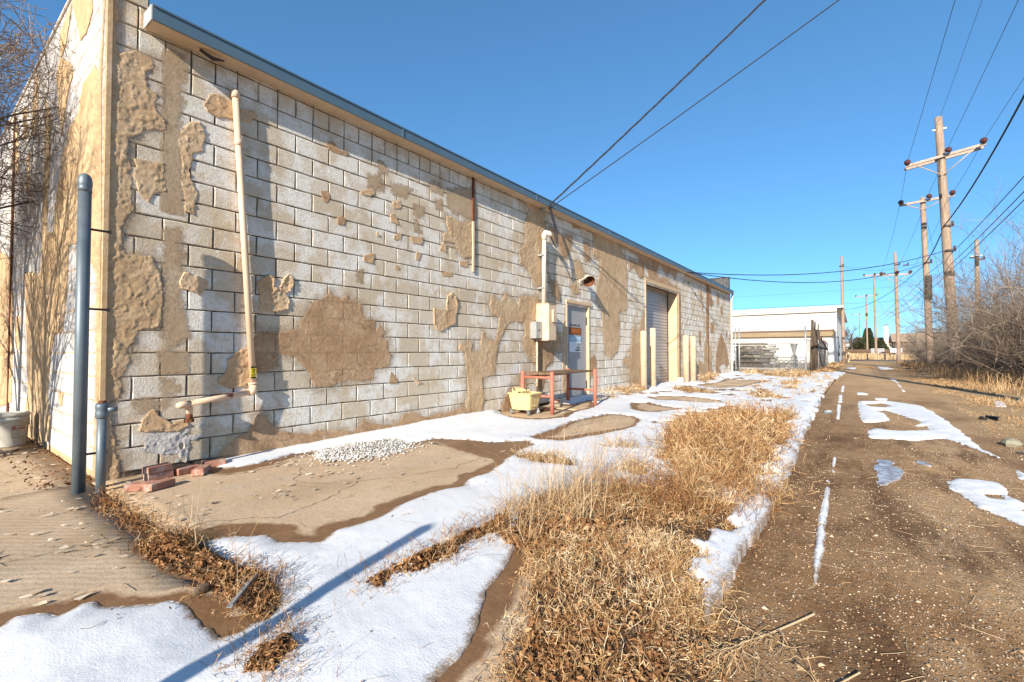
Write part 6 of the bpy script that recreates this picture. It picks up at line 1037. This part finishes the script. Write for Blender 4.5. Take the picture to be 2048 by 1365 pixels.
# leaf ridge along the long joint
p = base_pts('w_strip', 2300, 41, 4); d = sdf(p[:, 0], p[:, 1], GROUND['w_strip']); leaves('leaf_ridge', p, .012+np.clip(d*.7, 0, .075)*rng.random(len(p)), .019, 42, 'ridge of crumpled brown leaves across the snow', .40)
nb = NB(); c = base_pts('w_strip', 70, 43); weed_clumps(nb, c, 16, .12, 44, .32, .0012, .8); tag(nb.build('dry_weeds', M['weed']), 'short brown weeds along the slab joint in the snow', kind='stuff')
p = base_pts('w_bot', 1500, 45, 4); d = sdf(p[:, 0], p[:, 1], GROUND['w_bot']); leaves('leaf_pile', p, .012+np.clip(d*.6, 0, .07)*rng.random(len(p)), .017, 46, 'pile of brown leaves melting through the snow at the bottom edge', .42)
nb = NB(); c = base_pts('w_bot', 50, 47); weed_clumps(nb, c, 14, .10, 48, .40, .0010, 1.0); tag(nb.build('dry_weeds', M['weed']), 'sparse stems in the bottom leaf pile', kind='stuff')
# weeds in the cross joint at the corner
p = base_pts('w_seam', 3000, 51, 4); d = sdf(p[:, 0], p[:, 1], GROUND['w_seam']); leaves('leaf_pile', p, .012+np.clip(d*.8, 0, .08)*rng.random(len(p)), .013, 52, 'brown leaves packed in the joint leading to the wall corner', .42)
nb = NB(); c = base_pts('w_seam', 105, 53); weed_clumps(nb, c, 18, .12, 54, .30, .0010, 1.0); tl = [(x, y) for x, y in zip(np.linspace(.97, .93, 60)+rng.normal(0, .035, 60), rng.uniform(2.0, 3.4, 60))]; blades(nb, np.array(tl), .42, 55, .68, .0013, .75, 6, -.06)
tl = np.stack([.97+rng.normal(0, .02, 80), rng.uniform(3.2, 4.6, 80)], -1); blades(nb, tl, .10, 56, .4, .0012, .8, 4, -.06); tag(nb.build('dry_weeds', M['weed']), 'dry weeds and bent straws growing from the joint at the corner', kind='stuff')
# smaller tufts in the snow and at the wall foot
nb = NB()
for i, (k, n, h, per) in enumerate((('w_s5', 34, .12, 14), ('w_s6', 14, .26, 16), ('w_s7', 22, .22, 20), ('w_s8', 26, .18, 20), ('w_s9', 22, .20, 8), ('w_s10', 16, .15, 14), ('w_s11', 14, .15, 12), ('w_s12', 60, .14, 16), ('w_s13', 14, .16, 14), ('w_wall1', 46, .22, 26), ('w_wall2', 30, .25, 24), ('w_wall3', 30, .2, 20), ('w_wall4', 90, .3, 16))): weed_clumps(nb, pts_in(GROUND[k], n, 60+i), per, h, 80+i, .5, .0014, .85, sprig=2)
c = np.stack([rng.uniform(26.1, 26.6, 60), rng.uniform(2.0, 4.9, 60)], -1); weed_clumps(nb, c, 12, .20, 99, .45, .002, .7); c = np.stack([rng.uniform(10, 25, 130), rng.uniform(.7, 2.6, 130)], -1); weed_clumps(nb, c, 8, .14, 100, .5, .002, .9)
c = np.stack([rng.uniform(26, 52, 160), rng.uniform(.9, 1.9, 160)], -1); weed_clumps(nb, c, 10, .16, 101, .42, .003, .7, sprig=1); tag(nb.build('weed_tufts', M['straw']), 'scattered dry tufts in the snow and along the wall foot', kind='stuff')
nb = NB(); p = pts_in(GROUND['w_verge'], 24000, 111, lambda x, y: fbm(x*.8, y*1.6, 9) > .38+.2*vn(x*9, y*9, 3)); near = np.clip((np.abs(p[:, 1])-1.6)/2.2, .10, 1)*np.where(p[:, 0] > 24, .6, 1); blades(nb, p, (.22*near), 112, .46+.30*(fbm(p[:, 0]*.6, p[:, 1], 4)-.5), .0022, .7, 4, -.08)
p = np.stack([rng.uniform(17, 52, 9000), rng.uniform(-7.5, -2.9, 9000)], -1); p = p[p[:, 1] < -2.7-.0*p[:, 0]]; blades(nb, p, .42, 113, .42, .003, .5, 4, -.05); tag(nb.build('verge_grass', M['straw']), 'dry verge grass under the bare shrubs', kind='stuff')
nb = NB(); p = np.stack([rng.uniform(76.5, 108, 9000), rng.uniform(-14, 12, 9000)], -1); blades(nb, p, .75, 121, .66, .006, .35, 3, -.03); tag(nb.build('field_grass', M['straw']), 'tall golden grass standing beyond the road', kind='stuff')
p = np.stack([rng.uniform(.2, .98, 260), 5.05+rng.random(260)**2*3.5], -1); p[:, 0] = 1.0-rng.random(260)**2*.35; leaves('leaf_litter', p, .004+.012*rng.random(260), .018, 131, 'dark leaves swept against the foot of the end wall', .2)
p = np.stack([rng.uniform(1.2, 6, 500), rng.uniform(-2.6, .3, 500)], -1); nb = NB(); r_ = np.random.default_rng(3); b = np.zeros((500, 3)); b[:, :2] = p; b[:, 2] = alley_z(p[:, 0], p[:, 1])+.006; a = r_.random(500)*2*pi; P = curves(b, np.stack([np.cos(a), np.sin(a), a*0+.02], -1), r_.uniform(.03, .14, 500), 3, .1, 0, 5); P[..., 2] = b[:, None, 2]; nb.stick(P, np.full((1, 4), .0012), 3, .7+.2*r_.random(500), 1); tag(nb.build('straw_bits', M['straw']), 'loose straw bits lying on the alley', kind='stuff')
# ================================================================== ODD THINGS ON THE GROUND
def fallen(name, label, pts, r, seed, ntw, L):
    P0 = np.array([pts], float); P0[0, :, 2] = alley_z(P0[0, :, 0], P0[0, :, 1])+r+.012; k = P0.shape[1]; t_ = thing(name, label, 'branch', tuple(P0[0, 0])); P0 = P0-P0[0, 0]; nb = NB(); nb.stick(P0, np.linspace(r, r*.45, k)[None], 8, .75, 1); nb.build('stem', M['straw'], t_, True)
    g_ = np.random.default_rng(seed); par = P0; nb = NB(); n = ntw; ln = L
    for lv in range(2):
        idx = np.repeat(np.arange(len(par)), n); q = ((.35 if lv == 0 else .1)+(.63 if lv == 0 else .85)*g_.random(len(idx)))*(par.shape[1]-1); i0 = np.minimum(q.astype(int), par.shape[1]-2); fr = (q-i0)[:, None]; bb = par[idx, i0]*(1-fr)+par[idx, i0+1]*fr; dp = nrm(par[idx, i0+1]-par[idx, i0]); d = nrm(dp*.8+g_.normal(0, .6, (len(idx), 3))*np.array([1, 1, .35])); C_ = curves(bb, d, ln*g_.uniform(.4, 1.1, len(idx)), 4, .22, -.02, seed+lv); C_[..., 2] = np.clip(C_[..., 2], -.02, .12); nb.stick(C_, np.linspace(.0022, .0008, 5)[None], 3, np.clip(.68+g_.normal(0, .12, len(idx)), 0, 1), lv); par = C_; n = 5; ln *= .35
    nb.build('twigs', M['straw'], t_)
fallen('fallen_branch', 'dry pale branch with fine twigs lying from the weeds onto the alley', [(2.366, .159, 0), (2.24, .215, 0), (2.077, .286, 0), (1.98, .34, 0), (1.86, .40, 0), (1.70, .49, 0)], .0052, 7, 34, .28)
fallen('fallen_twig', 'small pale forked twig lying on the gravel at the bottom edge', [(2.02, .005, 0), (1.93, .055, 0), (1.86, .09, 0), (1.78, .14, 0)], .0032, 9, 5, .10)
m = MB(); z_ = -.035
for i in range(12):
    a0, a1 = -2.4+i*.22, -2.4+(i+1)*.22; q = lambda a, r, z: (r*cos(a), r*sin(a)*.8, z)
    m.add([q(a0, .13, 0), q(a1, .13, 0), q(a1, .14, .06), q(a0, .14, .06), q(a0, .07, .05), q(a1, .07, .05)], [(0, 1, 2, 3), (3, 2, 5, 4)], True)
m.tube([(-.12, .06, .02), (0, .10, .03), (.13, .06, .02)], .022, 7); tag(m.build('rubber_scrap', M['black'], None, (10.6, -1.71, z_)), 'curled black rubber scrap on the verge side of the alley', 'rubber scrap')
def rock(x, y, s, seed, lab):
    v = np.array([(a, b, c) for a in (-1, 0, 1) for b in (-1, 0, 1) for c in (-1, 0, 1) if (a, b, c) != (0, 0, 0)], float); v = nrm(v)*s*(1+.25*(np.random.default_rng(seed).random((26, 1))-.5))*np.array([1.2, .9, .55])
    import bmesh; bm = bmesh.new(); [bm.verts.new(p) for p in v]; bmesh.ops.convex_hull(bm, input=bm.verts); me = bpy.data.meshes.new('stone'); bm.to_mesh(me); bm.free(); tag(link('stone', me, M['stone'], None, (x, y, float(alley_z(np.array([x]), np.array([y]))[0])+s*.3)), lab, 'stone')
rock(7.94, -1.46, .10, 1, 'pale rounded stone beside the puddle at the right edge'); rock(1.68, .30, .028, 2, 'small tan stone on the gravel at the bottom centre'); rock(1.62, .16, .018, 5, 'tiny pale stone near the bottom edge twig')
o = tag(MB().box(-.115, -.010, 0, .115, .010, .003).box(-.115, -.010, .003, .115, -.013, .016).build('metal_strip', M['galvp'], None, (.90, 2.10, .055)), 'dented pale metal strip lying across the corner weeds', 'metal strip'); o.rotation_euler = (.1, -.08, .75)
o = tag(MB().lathe((0, 0, 0), [(.012, -.03), (.022, -.02), (.024, .0), (.020, .02), (.010, .03)], 9).build('pine_cone', M['timber'], None, (.835, 2.33, .022)), 'small brown seed cone on the slab beside the corner weeds', 'seed cone'); o.rotation_euler = (.4, 1.2, 0)

# specks of leaf and straw lying on the snow
p = np.stack([.5+rng.random(2600)**1.6*7, rng.uniform(.7, 4.6, 2600)], -1); d = sdf(p[:, 0], p[:, 1], GROUND['snow_main']); p = p[(d > .06) & (fbm(p[:, 0]*2, p[:, 1]*2, 91) > .45)][:520]
leaves('leaf_specks', p, .022+.012*rng.random(len(p)), .0065, 141, 'dark specks of leaf lying on the snow', .35)
nb = NB(); q = p[:150]+rng.normal(0, .05, (len(p[:150]), 2)); a = rng.random(len(q))*2*pi; P = curves(np.c_[q, np.full(len(q), .03)], np.stack([np.cos(a), np.sin(a), a*0+.15], -1), rng.uniform(.04, .14, len(q)), 3, .2, -.05, 7); nb.stick(P, np.full((1, 4), .0011), 2, .5+.25*rng.random(len(q)), 1); tag(nb.build('straw_specks', M['weed']), 'loose stems poking through the snow', kind='stuff')
